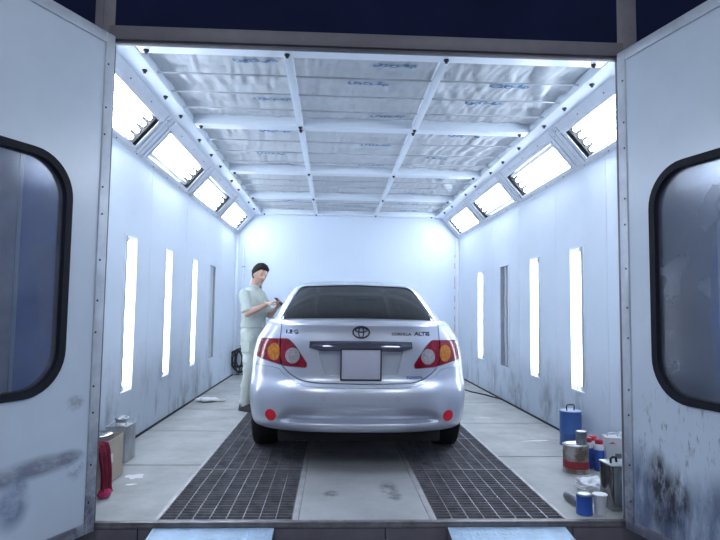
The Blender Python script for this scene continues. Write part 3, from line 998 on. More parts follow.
# ---------- greenhouse
def gh(off, cap_th=None):
    GR = [(.95, .40), (1.05, .55), (1.11, .62), (1.20, .80), (1.30, 1.03), (1.385, 1.26), (1.41, 1.38), (1.43, 1.52), (1.45, 1.72), (1.46, 1.88)]
    GF = [(.95, 3.36), (1.0, 3.22), (1.1, 3.02), (1.2, 2.82), (1.3, 2.62), (1.385, 2.45), (1.41, 2.40), (1.43, 2.33), (1.45, 2.22), (1.46, 2.10)]
    GW = [(.95, .765), (1.0, .752), (1.09, .722), (1.2, .674), (1.3, .625), (1.36, .592), (1.39, .568), (1.41, .545), (1.43, .50), (1.45, .41), (1.46, .30)]
    zs = [.95, 1.0, 1.05, 1.09, 1.13, 1.17, 1.21, 1.25, 1.29, 1.33, 1.36, 1.385, 1.40, 1.412, 1.422, 1.431, 1.439, 1.446, 1.452, 1.457, 1.46]
    b = NB(); rings = []; n = 0
    for z in zs:
        yr, yf, w = sinterp(GR, z), sinterp(GF, z), sinterp(GW, z)
        yr += off*1.4; yf -= off*1.4; w -= off
        half = []
        ar, af = min(.42, (yf-yr)*.42), min(.55, (yf-yr)*.5)
        for i in range(18):
            a = PI/2*i/18; sx = math.sin(a)**(2/3.4) if i else 0
            half.append(Vector((w*sx*(.97 + .03*sx), yr + ar*(1-math.cos(a)**(2/3.4)), z)))
        for i in range(14): half.append(Vector((w, yr+ar+(yf-af-yr-ar)*i/14, z)))
        for i in range(15):
            a = PI/2*(1-i/14); sx = math.sin(a)**(2/3.0) if i < 14 else 0
            half.append(Vector((w*sx, yf - af*(1-max(0, math.cos(a))**(2/3.0)), z)))
        n = len(half)
        zz = -off*max(0, min(1, (z-1.22)/.19))
        R_ = [b.verts.new(p + Vector((0, 0, zz))) for p in half]; L_ = [b.verts.new((-p.x, p.y, p.z+zz)) for p in half[1:-1]]
        rings.append(R_ + list(reversed(L_)))
    for A, C in zip(rings, rings[1:]): bridge(b, A, C)
    rg = rings[-1]; R_ = rg[:n]; L_ = [rg[0]] + list(reversed(rg[n:])) + [rg[n-1]]
    m = 12; prev = None
    for i in range(1, n-1):
        row = [L_[i]]
        yc = R_[i].co.y
        for j in range(1, m):
            t = j/m; p = L_[i].co.lerp(R_[i].co, t)
            p.z += .004*(1-(2*t-1)**2)*max(0, 1-((yc-1.99)/.11)**2)
            row.append(b.verts.new(p))
        row.append(R_[i])
        if prev:
            for j in range(m): b.faces.new((prev[j], prev[j+1], row[j+1], row[j]))
        else: b.faces.new([rg[0]] + row)
        prev = row
    b.faces.new(prev + [rg[n-1]])
    b.faces.new(list(reversed(rings[0])))
    return b
ROOF = tmp(gh(0)); inner = tmp(gh(.03))
for v in inner.data.vertices:
    if v.co.z < .97: v.co.z -= .1
boolean(ROOF, inner, 'DIFFERENCE', keep=True); kill(inner)
PANE = tmp(gh(.006)); inner = tmp(gh(.011))
for v in inner.data.vertices:
    if v.co.z < .97: v.co.z -= .1
boolean(PANE, inner, 'DIFFERENCE', keep=True); kill(inner)
rear_w = roundpoly([(-.662, 1.045), (.662, 1.045), (.600, 1.20), (.522, 1.382), (0, 1.400), (-.522, 1.382), (-.600, 1.20)], .05, 5)
front_w = roundpoly([(-.69, 1.02), (.69, 1.02), (.52, 1.385), (0, 1.40), (-.52, 1.385)], .05, 5)
side_wr = roundpoly([(1.03, 1.06), (2.00, 1.03), (2.00, 1.385), (1.72, 1.385), (1.40, 1.30)], .03, 4)
side_wf = roundpoly([(2.08, 1.03), (3.02, 1.03), (2.50, 1.32), (2.36, 1.38), (2.08, 1.388)], .03, 4)
jobs = [('rear_window', rear_w, .30, 1.50, XZ), ('windscreen', front_w, 2.25, 3.6, XZ)]
for P in (side_wr, side_wf):
    jobs += [('side_window', P, .40, 1.0, YZ), ('side_window', P, -1.0, -.40, YZ)]
GWS = [(.95, .765), (1.0, .752), (1.09, .722), (1.2, .674), (1.3, .625), (1.36, .592), (1.39, .568), (1.41, .545)]
panes = []
for nm, P, lo, hi, fn in jobs:
    if fn is YZ:
        b = NB(); sg = 1 if lo > 0 else -1
        prism(b, grow(P, .010), 0, 1, YZ)
        for v in b.verts: v.co.x = sg*(sinterp(GWS, v.co.z) - .016 + .005*v.co.x)
        p = tmp(b)
    else:
        p = dupe(PANE)
        b = NB(); prism(b, grow(P, .012), lo, hi, fn); boolean(p, b, 'INTERSECT')
    b = NB(); prism(b, P, lo, hi, fn); boolean(ROOF, b, 'DIFFERENCE')
    become(p, nm, M['carglass'], car, 40)
    if nm == 'rear_window': RW = p
kill(PANE)
become(ROOF, 'roof', M['paint'], car, 32)
# third brake lamp, parcel shelf, seats, head restraints, cabin floor
b = NB(); box(b, (-.66, .62, .98), (.66, 1.12, 1.035), .02); obj('parcel_shelf', b, M['trimgrey'], car)
b = NB(); box(b, (-.10, .70, 1.03), (.10, .80, 1.065), .012); bl = obj('brake_light', b, M['trimgrey'], car)
b = NB()
Mx = Matrix.Translation((0, 1.18, .72)) @ Matrix.Rotation(.32, 4, 'X')
box(b, (-.62, -.06, -.3), (.62, .06, .36), .05, Mx); obj('rear_seat', b, M['seat'], car)
for x in (-.36, 0, .36):
    b = NB()
    Mx = Matrix.Translation((x, 1.10, 1.125)) @ Matrix.Rotation(.2, 4, 'X')
    box(b, (-.12, -.045, -.075), (.12, .045, .075), .035, Mx)
    obj('head_restraint', b, M['seat'], car)
for x in (-.37, .37):
    b = NB()
    Mx = Matrix.Translation((x, 2.05, .85)) @ Matrix.Rotation(.2, 4, 'X')
    box(b, (-.24, -.06, -.35), (.24, .06, .33), .06, Mx); st = obj('front_seat', b, M['seat'], car)
    b = NB(); Mx = Matrix.Translation((x, 1.96, 1.245)) @ Matrix.Rotation(.15, 4, 'X')
    box(b, (-.13, -.05, -.09), (.13, .05, .09), .04, Mx); obj('head_restraint', b, M['seat'], st)
b = NB(); box(b, (-.66, 2.75, .84), (.66, 3.15, .99), .05); obj('dashboard', b, M['trimgrey'], car)
b = NB(); box(b, (-.11, 2.42, 1.33), (.11, 2.45, 1.385), .015); obj('rear_view_mirror', b, M['trimgrey'], car)
for s in (-1, 1):
    b = NB()
    box(b, (s*.80-.0, 2.96, .98), (s*.98, 3.06, 1.10), .035)
    tube(b, [(s*.70, 3.02, .99), (s*.82, 3.02, 1.02)], .02, 8)
    obj('wing_mirror', b, M['paint'], car)
    # front lamps
    b = NB(); lathe(b, [(0, -.1), (.15, -.08), (.17, 0), (.12, .05), (0, .07)], 24, M=Matrix.Translation((s*.62, 4.12, .66)) @ Matrix.Rotation(-1.25, 4, 'X'))
    obj('headlight', b, M['clear'], car)
# wheels
def wheel(x, y):
    s = 1 if x > 0 else -1
    Mx = Matrix.Translation((x, y, .3135)) @ Matrix.Rotation(s*PI/2, 4, 'Y')
    b = NB()
    lathe(b, [(.200, -.085), (.235, -.098), (.285, -.100), (.305, -.085), (.3125, -.05), (.3125, -.030), (.306, -.028), (.306, -.022), (.3125, -.02), (.3125, .02), (.306, .022), (.306, .028), (.3125, .03), (.3125, .05), (.305, .085), (.285, .100), (.235, .098), (.200, .085)], 44, M=Mx)
    w = obj('wheel', b, M['rubber'], car)
    b = NB()
    lathe(b, [(0, .02), (.06, .03), (.10, .02), (.185, .055), (.212, .092), (.202, .096), (.196, .08), (.19, .05), (.19, -.08), (0, -.08)], 40, M=Mx)
    obj('wheel_rim', b, M['alloy'], w)
for x in (-.765, .765):
    for y in (.95, 3.55): wheel(x, y)
b = NB(); box(b, (-.60, .16, .196), (.60, 4.3, .30), .02); obj('underbody', b, M['under'], car)
b = NB(); cyl(b, (-.62, .95, .28), (.62, .95, .28), .05, n=16); obj('rear_axle', b, M['under'], car)
b = NB(); cyl(b, (.10, .42, .29), (.52, .42, .29), .085, n=24); tube(b, [(.47, .40, .29), (.48, .32, .29), (.48, .22, .285)], .022, 12); obj('exhaust', b, M['under'], car)

# ================================================================== person (local: x forward, y to the person's left, z up)
PX, PY = -1.18, 3.48
man = thing('person', 'person in pale sage work shirt and trousers looking down at a phone beside the car', 'person', (PX, PY, 0), math.radians(-24))
SH_R, EL_R, WR_R = V(-.03, -.172, 1.325), V(.055, -.225, 1.105), V(.232, -.105, 1.215)
SH_L, EL_L, WR_L = V(-.02, .172, 1.325), V(.085, .215, 1.085), V(.245, .065, 1.155)
def loft(b, rows, n=24):     # (z, cx, cy, rx, ry)
    rings = []
    for z, cx_, cy_, rx, ry in rows:
        rings.append([b.verts.new((cx_+rx*math.cos(2*PI*i/n), cy_+ry*math.sin(2*PI*i/n), z)) for i in range(n)])
    for A, C in zip(rings, rings[1:]): bridge(b, A, C)
    b.faces.new(list(reversed(rings[0]))); b.faces.new(rings[-1])
HEADM = Matrix.Translation((.024, .004, 1.464)) @ Matrix.Rotation(math.radians(19), 4, 'Y') @ Matrix.Rotation(math.radians(-20), 4, 'Z')
def head_bm(b):
    r = bmesh.ops.create_icosphere(b, subdivisions=4, radius=1)
    for v in r['verts']:
        x, y, z = v.co
        px, py, pz = x*.094, y*.074, z*.113
        if z < 0:
            k = (-z)**1.3
            py *= 1-.34*k; px = px*(1-.22*k) + .018*k
            if x < 0: px *= 1-.35*k
        if x < -.2 and z > -.2: px *= 1.06
        # eye hollows and brow
        for sy in (-1, 1):
            d = ((y-sy*.42)/.24)**2 + ((z-.03)/.16)**2
            if x > 0: px -= .010*math.exp(-d)
        if x > .3: px += .004*math.exp(-((z-.24)/.09)**2)*math.exp(-(y/.6)**2)
        v.co = Vector((px+.012, py, pz+.105))
    for v in r['verts']: v.co = HEADM @ v.co
    # nose, lips, chin, ears
    def blob(c, s, rot=0):
        q = bmesh.ops.create_icosphere(b, subdivisions=3, radius=1)
        for v in q['verts']:
            v.co = HEADM @ (Matrix.Translation(c) @ Matrix.Rotation(rot, 4, 'Z') @ Vector((v.co.x*s[0], v.co.y*s[1], v.co.z*s[2])))
    capsule(b, HEADM @ V(.098, 0, .118), HEADM @ V(.117, 0, .082), .008, .0125, 10)
    for sy in (-1, 1):
        blob((.106, sy*.011, .078), (.010, .008, .007))
        blob((-.004, sy*.072, .098), (.020, .007, .031), sy*.35)
    blob((.094, 0, .050), (.013, .024, .0065)); blob((.091, 0, .039), (.013, .020, .007))
    blob((.083, 0, .014), (.020, .024, .014))
body = NB()
head_bm(body)
loft(body, [(.80, 0, 0, .09, .12), (.88, 0, 0, .115, .155), (.95, 0, 0, .11, .15), (1.03, .005, 0, .098, .135), (1.12, 0, 0, .108, .15), (1.22, -.01, 0, .118, .165), (1.30, -.02, 0, .112, .17), (1.36, -.02, 0, .09, .14), (1.40, -.012, 0, .065, .08)])
capsule(body, (-.012, 0, 1.36), (.016, 0, 1.49), .060, .053)
for SH, EL, WR in ((SH_R, EL_R, WR_R), (SH_L, EL_L, WR_L)):
    chain(body, [SH, SH.lerp(EL, .35), EL, EL.lerp(WR, .3), WR], [.052, .046, .040, .041, .027])
HIPS = {-1: (V(.0, -.085, .88), V(.025, -.095, .48), V(-.02, -.10, .085)), 1: (V(.0, .085, .88), V(.03, .10, .48), V(.0, .11, .085))}
for s, (h_, k_, a_) in HIPS.items():
    chain(body, [h_, k_, k_.lerp(a_, .3), a_], [.088, .056, .054, .036])
    chain(body, [a_ + V(-.02, 0, -.04), a_ + V(.12, s*.015, -.055)], [.038, .026])
# hands: palm, four fingers with bends, thumb from the side of the palm
def hand(b, wr, d, nrm, side, curl, L=1.0):
    d = d.normalized(); nrm = (nrm - d*nrm.dot(d)).normalized(); sd = d.cross(nrm)*side       # sd points to the thumb side
    pc = wr + d*.045
    for k in (-1.5, -.5, .5, 1.5): chain(b, [wr + d*.012 + sd*(k*.010), wr + d*.088 + sd*(k*.0185)], [.015, .0105], 10)
    for k, ln in zip((1.5, .5, -.5, -1.5), (.070, .079, .073, .058)):
        c_ = curl if not isinstance(curl, (list, tuple)) else curl[{1.5: 0, .5: 1, -.5: 2, -1.5: 3}[k]]
        p = wr + d*.088 + sd*(k*.0185); pts = [p]; a = 0
        for seg, fr_ in enumerate((.45, .32, .23)):
            a += c_*(.55, .75, .5)[seg]
            dd = d*math.cos(a) - nrm*math.sin(a) + sd*(k*.03)
            p = p + dd.normalized()*ln*fr_*1.0; pts.append(p)
        chain(b, pts, [.0098, .0090, .0083, .0072], 10)
    t0 = wr + d*.025 + sd*.024
    chain(b, [t0, t0 + d*.025 + sd*.024 - nrm*.010, t0 + d*.056 + sd*.030 - nrm*.020, t0 + d*.078 + sd*.026 - nrm*.026], [.0135, .0115, .0100, .0082], 10)
d_r = V(.115, .045, .045); d_l = V(.10, -.055, .065)
hand(body, WR_R, d_r, V(-.1, -.35, .9), 1, (.25, .9, 1.1, 1.2))
hand(body, WR_L, d_l, V(-.15, .35, -.92), 1, .95)
bb = remesh(body, .0042, 3, .5)
bo = obj('body', bb, M['skin'], man, ang=180)
# eyes, brows, lips
for sy in (-1, 1):
    b = NB()
    r = bmesh.ops.create_icosphere(b, subdivisions=3, radius=1)
    for v in r['verts']: v.co = HEADM @ Vector((.0835 + v.co.x*.008, sy*.031 + v.co.y*.0135, .108 + v.co.z*.0055))
    e = obj('eye', b, M['hair'], man); e['label'] = 'dark eye'
    b = NB(); capsule(b, HEADM @ V(.0945, sy*.016, .131), HEADM @ V(.085, sy*.047, .133), .004, .003, 8)
    e = obj('eyebrow', b, M['hair'], man)
# hair
b = NB(); r = bmesh.ops.create_icosphere(b, subdivisions=5, radius=1)
dele = []
for v in r['verts']:
    x, y, z = v.co
    line = -.58 if x < -.35 else (-.58 + (x+.35)/.45*.78 if x < .10 else (.20 + (x-.10)/.45*.42 if x < .55 else .62)); line += .09*noise.noise((x*9, y*9, 4.2))
    cut = z < line
    px, py, pz = x*.094, y*.074, z*.113
    if z < 0:
        k = (-z)**1.3; py *= 1-.34*k*.7; px = px*(1-.22*k) + .018*k
        if x < 0: px *= 1-.30*k
    if x < -.2 and z > -.2: px *= 1.06
    nn = Vector((x/.094, y/.074, z/.113)).normalized()
    th = .012 + .015*max(0, z) + .007*noise.noise((x*5, y*5, z*5)) + .006*noise.noise((x*13, y*13, z*13)) + (.006 if x > .3 and z > .5 else 0)
    if cut: th = -.012
    v.co = HEADM @ (Vector((px+.012, py, pz+.105)) + nn*th)
obj('hair', b, M['hair'], man, ang=60)
# shirt
b = NB()
loft(b, [(.94, .0, 0, .128, .172), (1.0, .0, 0, .132, .172), (1.05, .005, 0, .128, .165), (1.14, .0, 0, .132, .172), (1.23, -.01, 0, .138, .185), (1.31, -.02, 0, .130, .188), (1.37, -.02, 0, .10, .15), (1.405, -.014, 0, .078, .09)])
for SH, EL, WR in ((SH_R, EL_R, WR_R), (SH_L, EL_L, WR_L)):
    chain(b, [SH, SH.lerp(EL, .4), SH.lerp(EL, .78)], [.061, .058, .056], 16)
    c0 = SH.lerp(EL, .92); cyl(b, SH.lerp(EL, .6), c0, .058, .061, 16)
for v in b.verts:
    if abs(v.co.y) < .2: v.co.x += .006*math.sin(v.co.z*60 + v.co.y*22)
sb = remesh(b, .007, 3, .5)
for v in sb.verts: v.co += Vector((1, .4, 0))*(.013*noise.noise(Vector((v.co.x*9, v.co.y*9, v.co.z*17)))) + Vector((.3, .6, .2))*(.007*noise.noise(v.co*27))
sh = obj('shirt', sb, M['shirt'], man, ang=180)
b = NB()                                    # collar
pts = []
for i in range(25):
    a = math.radians(28 + 304*i/24)
    pts.append((.012 + .068*math.cos(a), .072*math.sin(a)))
rg = []
for dz, k in ((-.035, 1.10), (.0, 1.08), (.012, 1.03), (.014, .98), (-.02, 1.0)):
    rg.append([b.verts.new((x*k + .004 + dz*.25, y*k, 1.425 + dz - .35*max(0, x-.03))) for x, y in pts])
for A, C in zip(rg, rg[1:] + rg[:1]): bridge(b, A, C, False)
b.faces.new([q[0] for q in rg]); b.faces.new([q[-1] for q in reversed(rg)])
obj('collar', b, M['shirt'], sh, ang=60)
for sy in (-1, 1):
    b = NB(); box(b, (.118, sy*.075-.045, 1.22), (.134, sy*.075+.045, 1.265), .006); obj('pocket_flap', b, M['shirt'], sh)
b = NB(); box(b, (.122, -.016, .96), (.134, .016, 1.36), .004)
for v in b.verts: v.co.x -= .03*max(0, (v.co.z-1.24)/.12)
obj('button_placket', b, M['shirt'], sh)
# trousers
b = NB()
loft(b, [(.78, .0, 0, .10, .16), (.86, .0, 0, .122, .168), (.93, .0, 0, .118, .162), (.985, .0, 0, .112, .155)])
for s, (h_, k_, a_) in HIPS.items():
    chain(b, [h_ + V(0, 0, -.01), k_ + V(0, 0, .0), k_.lerp(a_, .5), a_ + V(0, 0, .02)], [.100, .079, .074, .066], 18)
tb = remesh(b, .008, 3, .5)
for v in tb.verts: v.co += Vector((1, .5, 0))*(.012*noise.noise(Vector((v.co.x*8, v.co.y*8, v.co.z*16)))) + Vector((.5, .5, 0))*(.009*noise.noise(Vector((v.co.x*20, v.co.y*20, v.co.z*46))))
tr = obj('trousers', tb, M['trouser'], man, ang=180)
b = NB(); box(b, (-.04, -.186, .67), (.07, -.172, .79), .006); obj('thigh_pocket', b, M['trouser'], tr)
for s, (h_, k_, a_) in HIPS.items():
    b = NB()
    loft(b, [(0, .045, 0, .135, .046), (.012, .045, 0, .137, .048), (.03, .045, 0, .134, .047), (.055, .035, 0, .115, .045), (.075, .0, 0, .075, .044), (.10, -.02, 0, .052, .043)])
    for v in b.verts: v.co += V(a_.x - .0, a_.y, 0); v.co.y += s*.1*(v.co.x - a_.x)
    obj('shoe', b, M['shoe'], man, ang=50)
# phone held in the hand
hd = d_l.normalized()
pc = WR_L + hd*.105 + V(.012, -.012, .035)
ph = thing('phone', 'small black phone held in the hands of the person', 'phone')
b = NB(); box(b, (-.036, -.0045, -.072), (.036, .0045, .072), .004)
obj('case', b, M['black'], ph)
b = NB(); box(b, (-.032, .0046, -.066), (.032, .0052, .066)); obj('screen', b, M['phone'], ph, smooth=False)
ph.matrix_world = Matrix.Translation((PX, PY, 0)) @ Matrix.Rotation(math.radians(-24), 4, 'Z') @ Matrix.Translation(pc) @ Matrix.Rotation(PI/2, 4, 'Z') @ Matrix.Rotation(math.radians(-50), 4, 'X')

# ================================================================== cans and boxes at the right of the doorway
def lathe_part(name, prof, m, parent, n=32, M_=None, ang=38):
    b = NB(); lathe(b, prof, n, M=M_); return obj(name, b, m, parent, ang)
# blue drum with a wire handle
t = thing('paint_drum', 'tall blue drum with pale lid and black wire handle standing against the right wall', 'drum', (1.86, 1.80, 0), .2)
lathe_part('body', [(0, 0), (.090, 0), (.096, .004), (.096, .012), (.092, .016), (.092, .10), (.095, .105), (.095, .112), (.092, .117), (.092, .285), (.096, .29), (.096, .298), (.088, .298), (.086, .292), (0, .292)], M['bluedrum'], t, 40)
lathe_part('lid', [(0, .2925), (.085, .2925), (.085, .301), (.078, .304), (.06, .300), (0, .300)], M['bluelid'], t, 40)
b = NB(); tube(b, [(-.035, 0, .300), (-.040, 0, .325), (-.036, 0, .346), (-.02, 0, .350), (.02, 0, .350), (.036, 0, .346), (.040, 0, .325), (.035, 0, .300)], .0055, 8); obj('handle', b, M['black'], t)
# paint splashed tin with red label
t = thing('paint_tin', 'splashed round metal tin with a red band around its lower half', 'tin', (1.553, .98, 0), .5)
lathe_part('body', [(0, 0), (.090, 0), (.094, .003), (.094, .009), (.0905, .012), (.0905, .186), (.094, .189), (.094, .196), (.089, .198), (.084, .192), (0, .192)], M['rusty'], t, 44)
lathe_part('label_band', [(.0908, .032), (.0912, .033), (.0912, .084), (.0908, .085)], M['redband'], t, 44)
lathe_part('lid', [(0, .1925), (.080, .1925), (.082, .199), (.078, .202), (.070, .198), (0, .198)], M['galv'], t, 44)
# small grey can lying tilted on its lid
t = thing('small_can', 'small dark grey can standing on the lid of the splashed tin', 'can', (1.598, .985, .203), .3)
lathe_part('body', [(0, 0), (.038, 0), (.040, .002), (.040, .006), (.0385, .008), (.0385, .078), (.040, .080), (.040, .085), (.036, .086), (.034, .082), (0, .082)], M['greycan'], t)
lathe_part('lid', [(0, .0825), (.032, .0825), (.033, .087), (0, .088)], M['tinwhite'], t)
# blue bottles with red caps
grp = 'blue bottles with red caps'
bots = [(1.738, 1.0, 'blue bottle with red cap, nearest to the white rectangular tin', 0), (1.685, 1.068, 'blue bottle with red cap right behind the splashed round tin', .4),
        (1.748, 1.125, 'blue bottle with red cap behind the front bottle, close to the white rectangular tin', 1.2), (1.695, 1.20, 'blue bottle with red cap at the back of the cluster of four', .9)]
p0 = None
for x, y, lab, rz in bots:
    if p0 is None:
        p0 = thing('bottle', lab, 'bottle', (x, y, 0), rz, grp)
        lathe_part('body', [(0, 0), (.034, 0), (.037, .004), (.037, .148), (.034, .152), (0, .152)], M['bluelabel'], p0)
        lathe_part('shoulder', [(0, .1525), (.036, .1525), (.036, .172), (.030, .186), (.022, .194), (0, .194)], M['whiteplastic'], p0)
        lathe_part('cap', [(0, .1945), (.027, .1945), (.028, .198), (.028, .222), (.025, .226), (0, .226)], M['redcap'], p0)
    else: copy_tree(p0, (x, y, 0), (0, 0, rz), lab, grp)
# white square tin
t = thing('square_tin', 'white rectangular tin with red marks and a white screw cap beside the right door edge', 'tin', (1.895, 1.06, 0), -.2)
b = NB(); box(b, (-.085, -.055, 0), (.085, .055, .228), .008); box(b, (-.088, -.058, .226), (.088, .058, .236), .003); obj('body', b, M['tinwhite'], t)
lathe_part('cap', [(0, .2365), (.022, .2365), (.022, .262), (.018, .268), (0, .268)], M['whiteplastic'], t, M_=Matrix.Translation((.045, 0, 0)))
b = NB(); tube(b, [(-.06, 0, .236), (-.055, 0, .256), (-.02, 0, .262), (.01, 0, .256), (.015, 0, .236)], .005, 8); obj('handle', b, M['galv'], t)
b = NB(); prism(b, [(-.070, .185), (-.035, .205), (-.012, .186), (-.035, .192)], -.0565, -.0545, XZ); obj('red_mark', b, M['redcap'], t)
b = NB(); box(b, (-.02, -.0565, .02), (.04, -.0545, .12)); obj('dark_label', b, M['greycan'], t)
# big shiny tin next to the door edge
t = thing('solvent_tin', 'dented shiny silver tin standing right beside the right door edge', 'tin', (1.472, .205, .0), .06)
b = NB()
vs = box(b, (-.072, -.07, 0), (.075, .07, .262), .010)
bmesh.ops.subdivide_edges(b, edges=b.edges[:], cuts=5, use_grid_fill=True)
for v in b.verts:
    k = min(1, v.co.z/.05, (.262-v.co.z)/.05)
    v.co += Vector((noise.noise(v.co*13)*.010, noise.noise(v.co*13+V(5,5,5))*.010, 0))*max(0, k)
obj('body', b, M['silvertin'], t, ang=60)
b = NB(); box(b, (-.076, -.074, .260), (.079, .074, .269), .004); obj('top_rim', b, M['galv'], t)
b = NB(); tube(b, [(-.05, -.02, .268), (-.05, -.02, .295), (-.03, -.01, .302), (-.005, 0, .295), (-.003, 0, .268)], .007, 8); obj('handle', b, M['black'], t)
lathe_part('cap', [(0, .2695), (.02, .2695), (.02, .287), (0, .289)], M['whiteplastic'], t, M_=Matrix.Translation((.045, -.02, 0)))
# white plastic bag
t = thing('plastic_bag', 'crumpled white plastic bag lying between the shiny tin and the splashed tin', 'bag', (1.445, .50, 0), .3)
b = NB(); r = bmesh.ops.create_icosphere(b, subdivisions=5, radius=1)
for v in r['verts']:
    p = v.co.copy(); k = 1 + .22*noise.noise(p*2.1) + .10*noise.noise(p*5.2)
    v.co = Vector((p.x*.105*k, p.y*.08*k, max(0, (p.z*.5+.5))*.09*k))
obj('bag_body', b, M['whiteplastic'], t, ang=30)
b = NB()
chain(b, [V(-.07, 0, .055), V(-.105, -.012, .075), V(-.125, -.02, .098)], [.018, .010, .016], 10)
for v in b.verts: v.co += Vector((1, 1, 1))*(.007*noise.noise(v.co*40))
obj('knot', b, M['whiteplastic'], t, ang=30)
# blue can, cup, spray can at the sill
t = thing('blue_can', 'short blue can with a grey metal lid at the edge of the sill', 'can', (1.225, .105, 0), 0)
lathe_part('body', [(0, 0), (.044, 0), (.047, .003), (.047, .008), (.0455, .010), (.0455, .100), (.047, .103), (.047, .108), (0, .108)], M['bluelabel'], t)
lathe_part('lid', [(0, .1085), (.046, .1085), (.046, .116), (.042, .119), (.036, .114), (0, .114)], M['galv'], t)
t = thing('plastic_cup', 'pale plastic cup standing between the short blue can and the shiny silver tin', 'cup', (1.315, .10, 0), 0)
lathe_part('cup_wall', [(.026, 0), (.028, .002), (.0385, .108), (.041, .110), (.041, .114), (.037, .114), (.0365, .108), (.0265, .006), (.0, .006), (.0, 0)], M['cup'], t)
lathe_part('rim', [(.0412, .1095), (.0425, .111), (.0425, .114), (.0412, .115)], M['whiteplastic'], t)
t = thing('spray_can', 'dark grey spray can lying on the floor behind the short blue can', 'can', (1.232, .285, .027), .12)
Mx = Matrix.Translation((0, 0, 0)) @ Matrix.Rotation(PI/2, 4, 'X')
lathe_part('body', [(0, -.07), (.024, -.07), (.026, -.067), (.026, .045), (.020, .056), (.012, .060), (0, .060)], M['greycan'], t, M_=Mx)
lathe_part('cap', [(0, .0605), (.017, .0605), (.017, .082), (.014, .086), (0, .086)], M['black'], t, M_=Mx)

# ================================================================== box, cloth and tins at the left of the doorway
t = thing('cardboard_box', 'open kraft cardboard box on the floor inside the left door edge', 'box', (-1.84, .62, 0), 0)
hx, hy, hz, th = .135, .28, .285, .005
b = NB(); box(b, (-hx, -hy, 0), (hx, hy, th)); box(b, (-hx, -hy, th), (-hx+th, hy, hz)); box(b, (hx-th, -hy, th), (hx, hy, hz)); box(b, (-hx+th, -hy, th), (hx-th, -hy+th, hz)); box(b, (-hx+th, hy-th, th), (hx-th, hy, hz))
obj('carton', b, M['kraft'], t, smooth=False)
for s in (-1,):
    b = NB(); prism(b, [(0, 0), (-.05, -.12), (-.054, -.118), (-.004, .003)], -hy, hy, lambda a, c, d: Vector((-hx + a, d, hz + c + .001))); obj('flap', b, M['kraft'], t, smooth=False)
b = NB(); box(b, (hx, -.02, .13), (hx+.001, .10, .19)); obj('shipping_label', b, M['paper'], t, smooth=False)
# crimson cloth hanging over the carton's corner
t = thing('cloth', 'crimson cloth hanging over the side of the cardboard box', 'cloth')
b = NB(); nu, nv = 22, 46; rows = []
path = [(-1.80, .235), (-1.775, .272), (-1.740, .300), (-1.705, .308), (-1.684, .300), (-1.676, .27), (-1.671, .20), (-1.666, .12), (-1.660, .05), (-1.650, .012)]
def along(t_):
    k = t_*(len(path)-1); i = min(int(k), len(path)-2); f = k-i
    return path[i][0]*(1-f)+path[i+1][0]*f, path[i][1]*(1-f)+path[i+1][1]*f
for j in range(nv+1):
    px_, pz_ = along(j/nv); row = []
    for i in range(nu+1):
        u = i/nu; y = .345 + .17*u + .03*(j/nv)*(1-u)
        fold = .5 + .5*math.sin(u*15 + 1.3*j/nv)
        k = min(1, max(0, (j/nv-.25)*3))
        row.append(b.verts.new((px_ + .028*fold*k + .004, y + .008*math.sin(j*.4), pz_ + (1-k)*.006*fold)))
    rows.append(row)
for A, C in zip(rows, rows[1:]): bridge(b, A, C, False)
cl = obj('drape', b, M['crimson'], t, ang=80)
md = cl.modifiers.new('t', 'SOLIDIFY'); md.thickness = .006; md.offset = 1
b = NB()
for k in range(1):
    r = bmesh.ops.create_icosphere(b, subdivisions=4, radius=1)
    for v in r['verts']:
        p = v.co; q = 1 + .25*noise.noise(p*2.3)
        v.co = Vector((-1.632 + p.x*.035*q, .40 + p.y*.05*q, .0 + max(0, .5+.5*p.z)*.05*q))
obj('bunched_end', b, mat('pink cloth lining', (.50, .03, .12), .9, 0, .2, 14), t, ang=50)
# rectangular tins behind the carton
def rect_tin(label, x, y, w, d, h, m, rz, extra):
    t = thing('metal_tin', label, 'tin', (x, y, 0), rz)
    b = NB(); box(b, (-w/2, -d/2, 0), (w/2, d/2, h), .006); obj('body', b, m, t)
    b = NB()
    for lo, hi in (((-w/2-.003, -d/2-.003), (w/2+.003, -d/2+.006)), ((-w/2-.003, d/2-.006), (w/2+.003, d/2+.003)), ((-w/2-.003, -d/2), (-w/2+.006, d/2)), ((w/2-.006, -d/2), (w/2+.003, d/2))):
        box(b, (lo[0], lo[1], h-.004), (hi[0], hi[1], h+.008), .002)
    obj('rim', b, M['galv'], t)
    b = NB(); tube(b, [(-w*.25, 0, h), (-w*.25, 0, h+.02), (w*.25, 0, h+.02), (w*.25, 0, h)], .005, 8); obj('handle', b, M['galv'], t)
    return t
rect_tin('pale grey rectangular tin standing behind the cardboard box at the wall', -1.86, 1.28, .15, .22, .262, M['galv'], 0, 0)
t = thing('metal_tray', 'small crumpled metal tray lying on the pale grey tin', 'tray', (-1.855, 1.27, .2925), .2)
b = NB(); lathe(b, [(.0, 0), (.038, 0), (.052, .024), (.055, .025), (.055, .028), (.051, .028), (.036, .005), (0, .005)], 24)
for v in b.verts: v.co += Vector((1, 1, .4))*(.006*noise.noise(v.co*25)); v.co.y *= 1.25
obj('tray_body', b, M['galv'], t, ang=30)
b = NB(); chain(b, [V(-.02, -.03, .012), V(.0, .0, .030), V(.02, .03, .014)], [.008, .010, .007], 8)
obj('rag_twist', b, M['paper'], t)
t = thing('paint_pan', 'round metal pan with a thin rim inside the open cardboard box', 'pan', (-1.845, .74, .006), 0)
lathe_part('pan_body', [(0, 0), (.10, 0), (.108, .01), (.112, .30), (.108, .30), (.104, .012), (0, .008)], M['galv'], t)
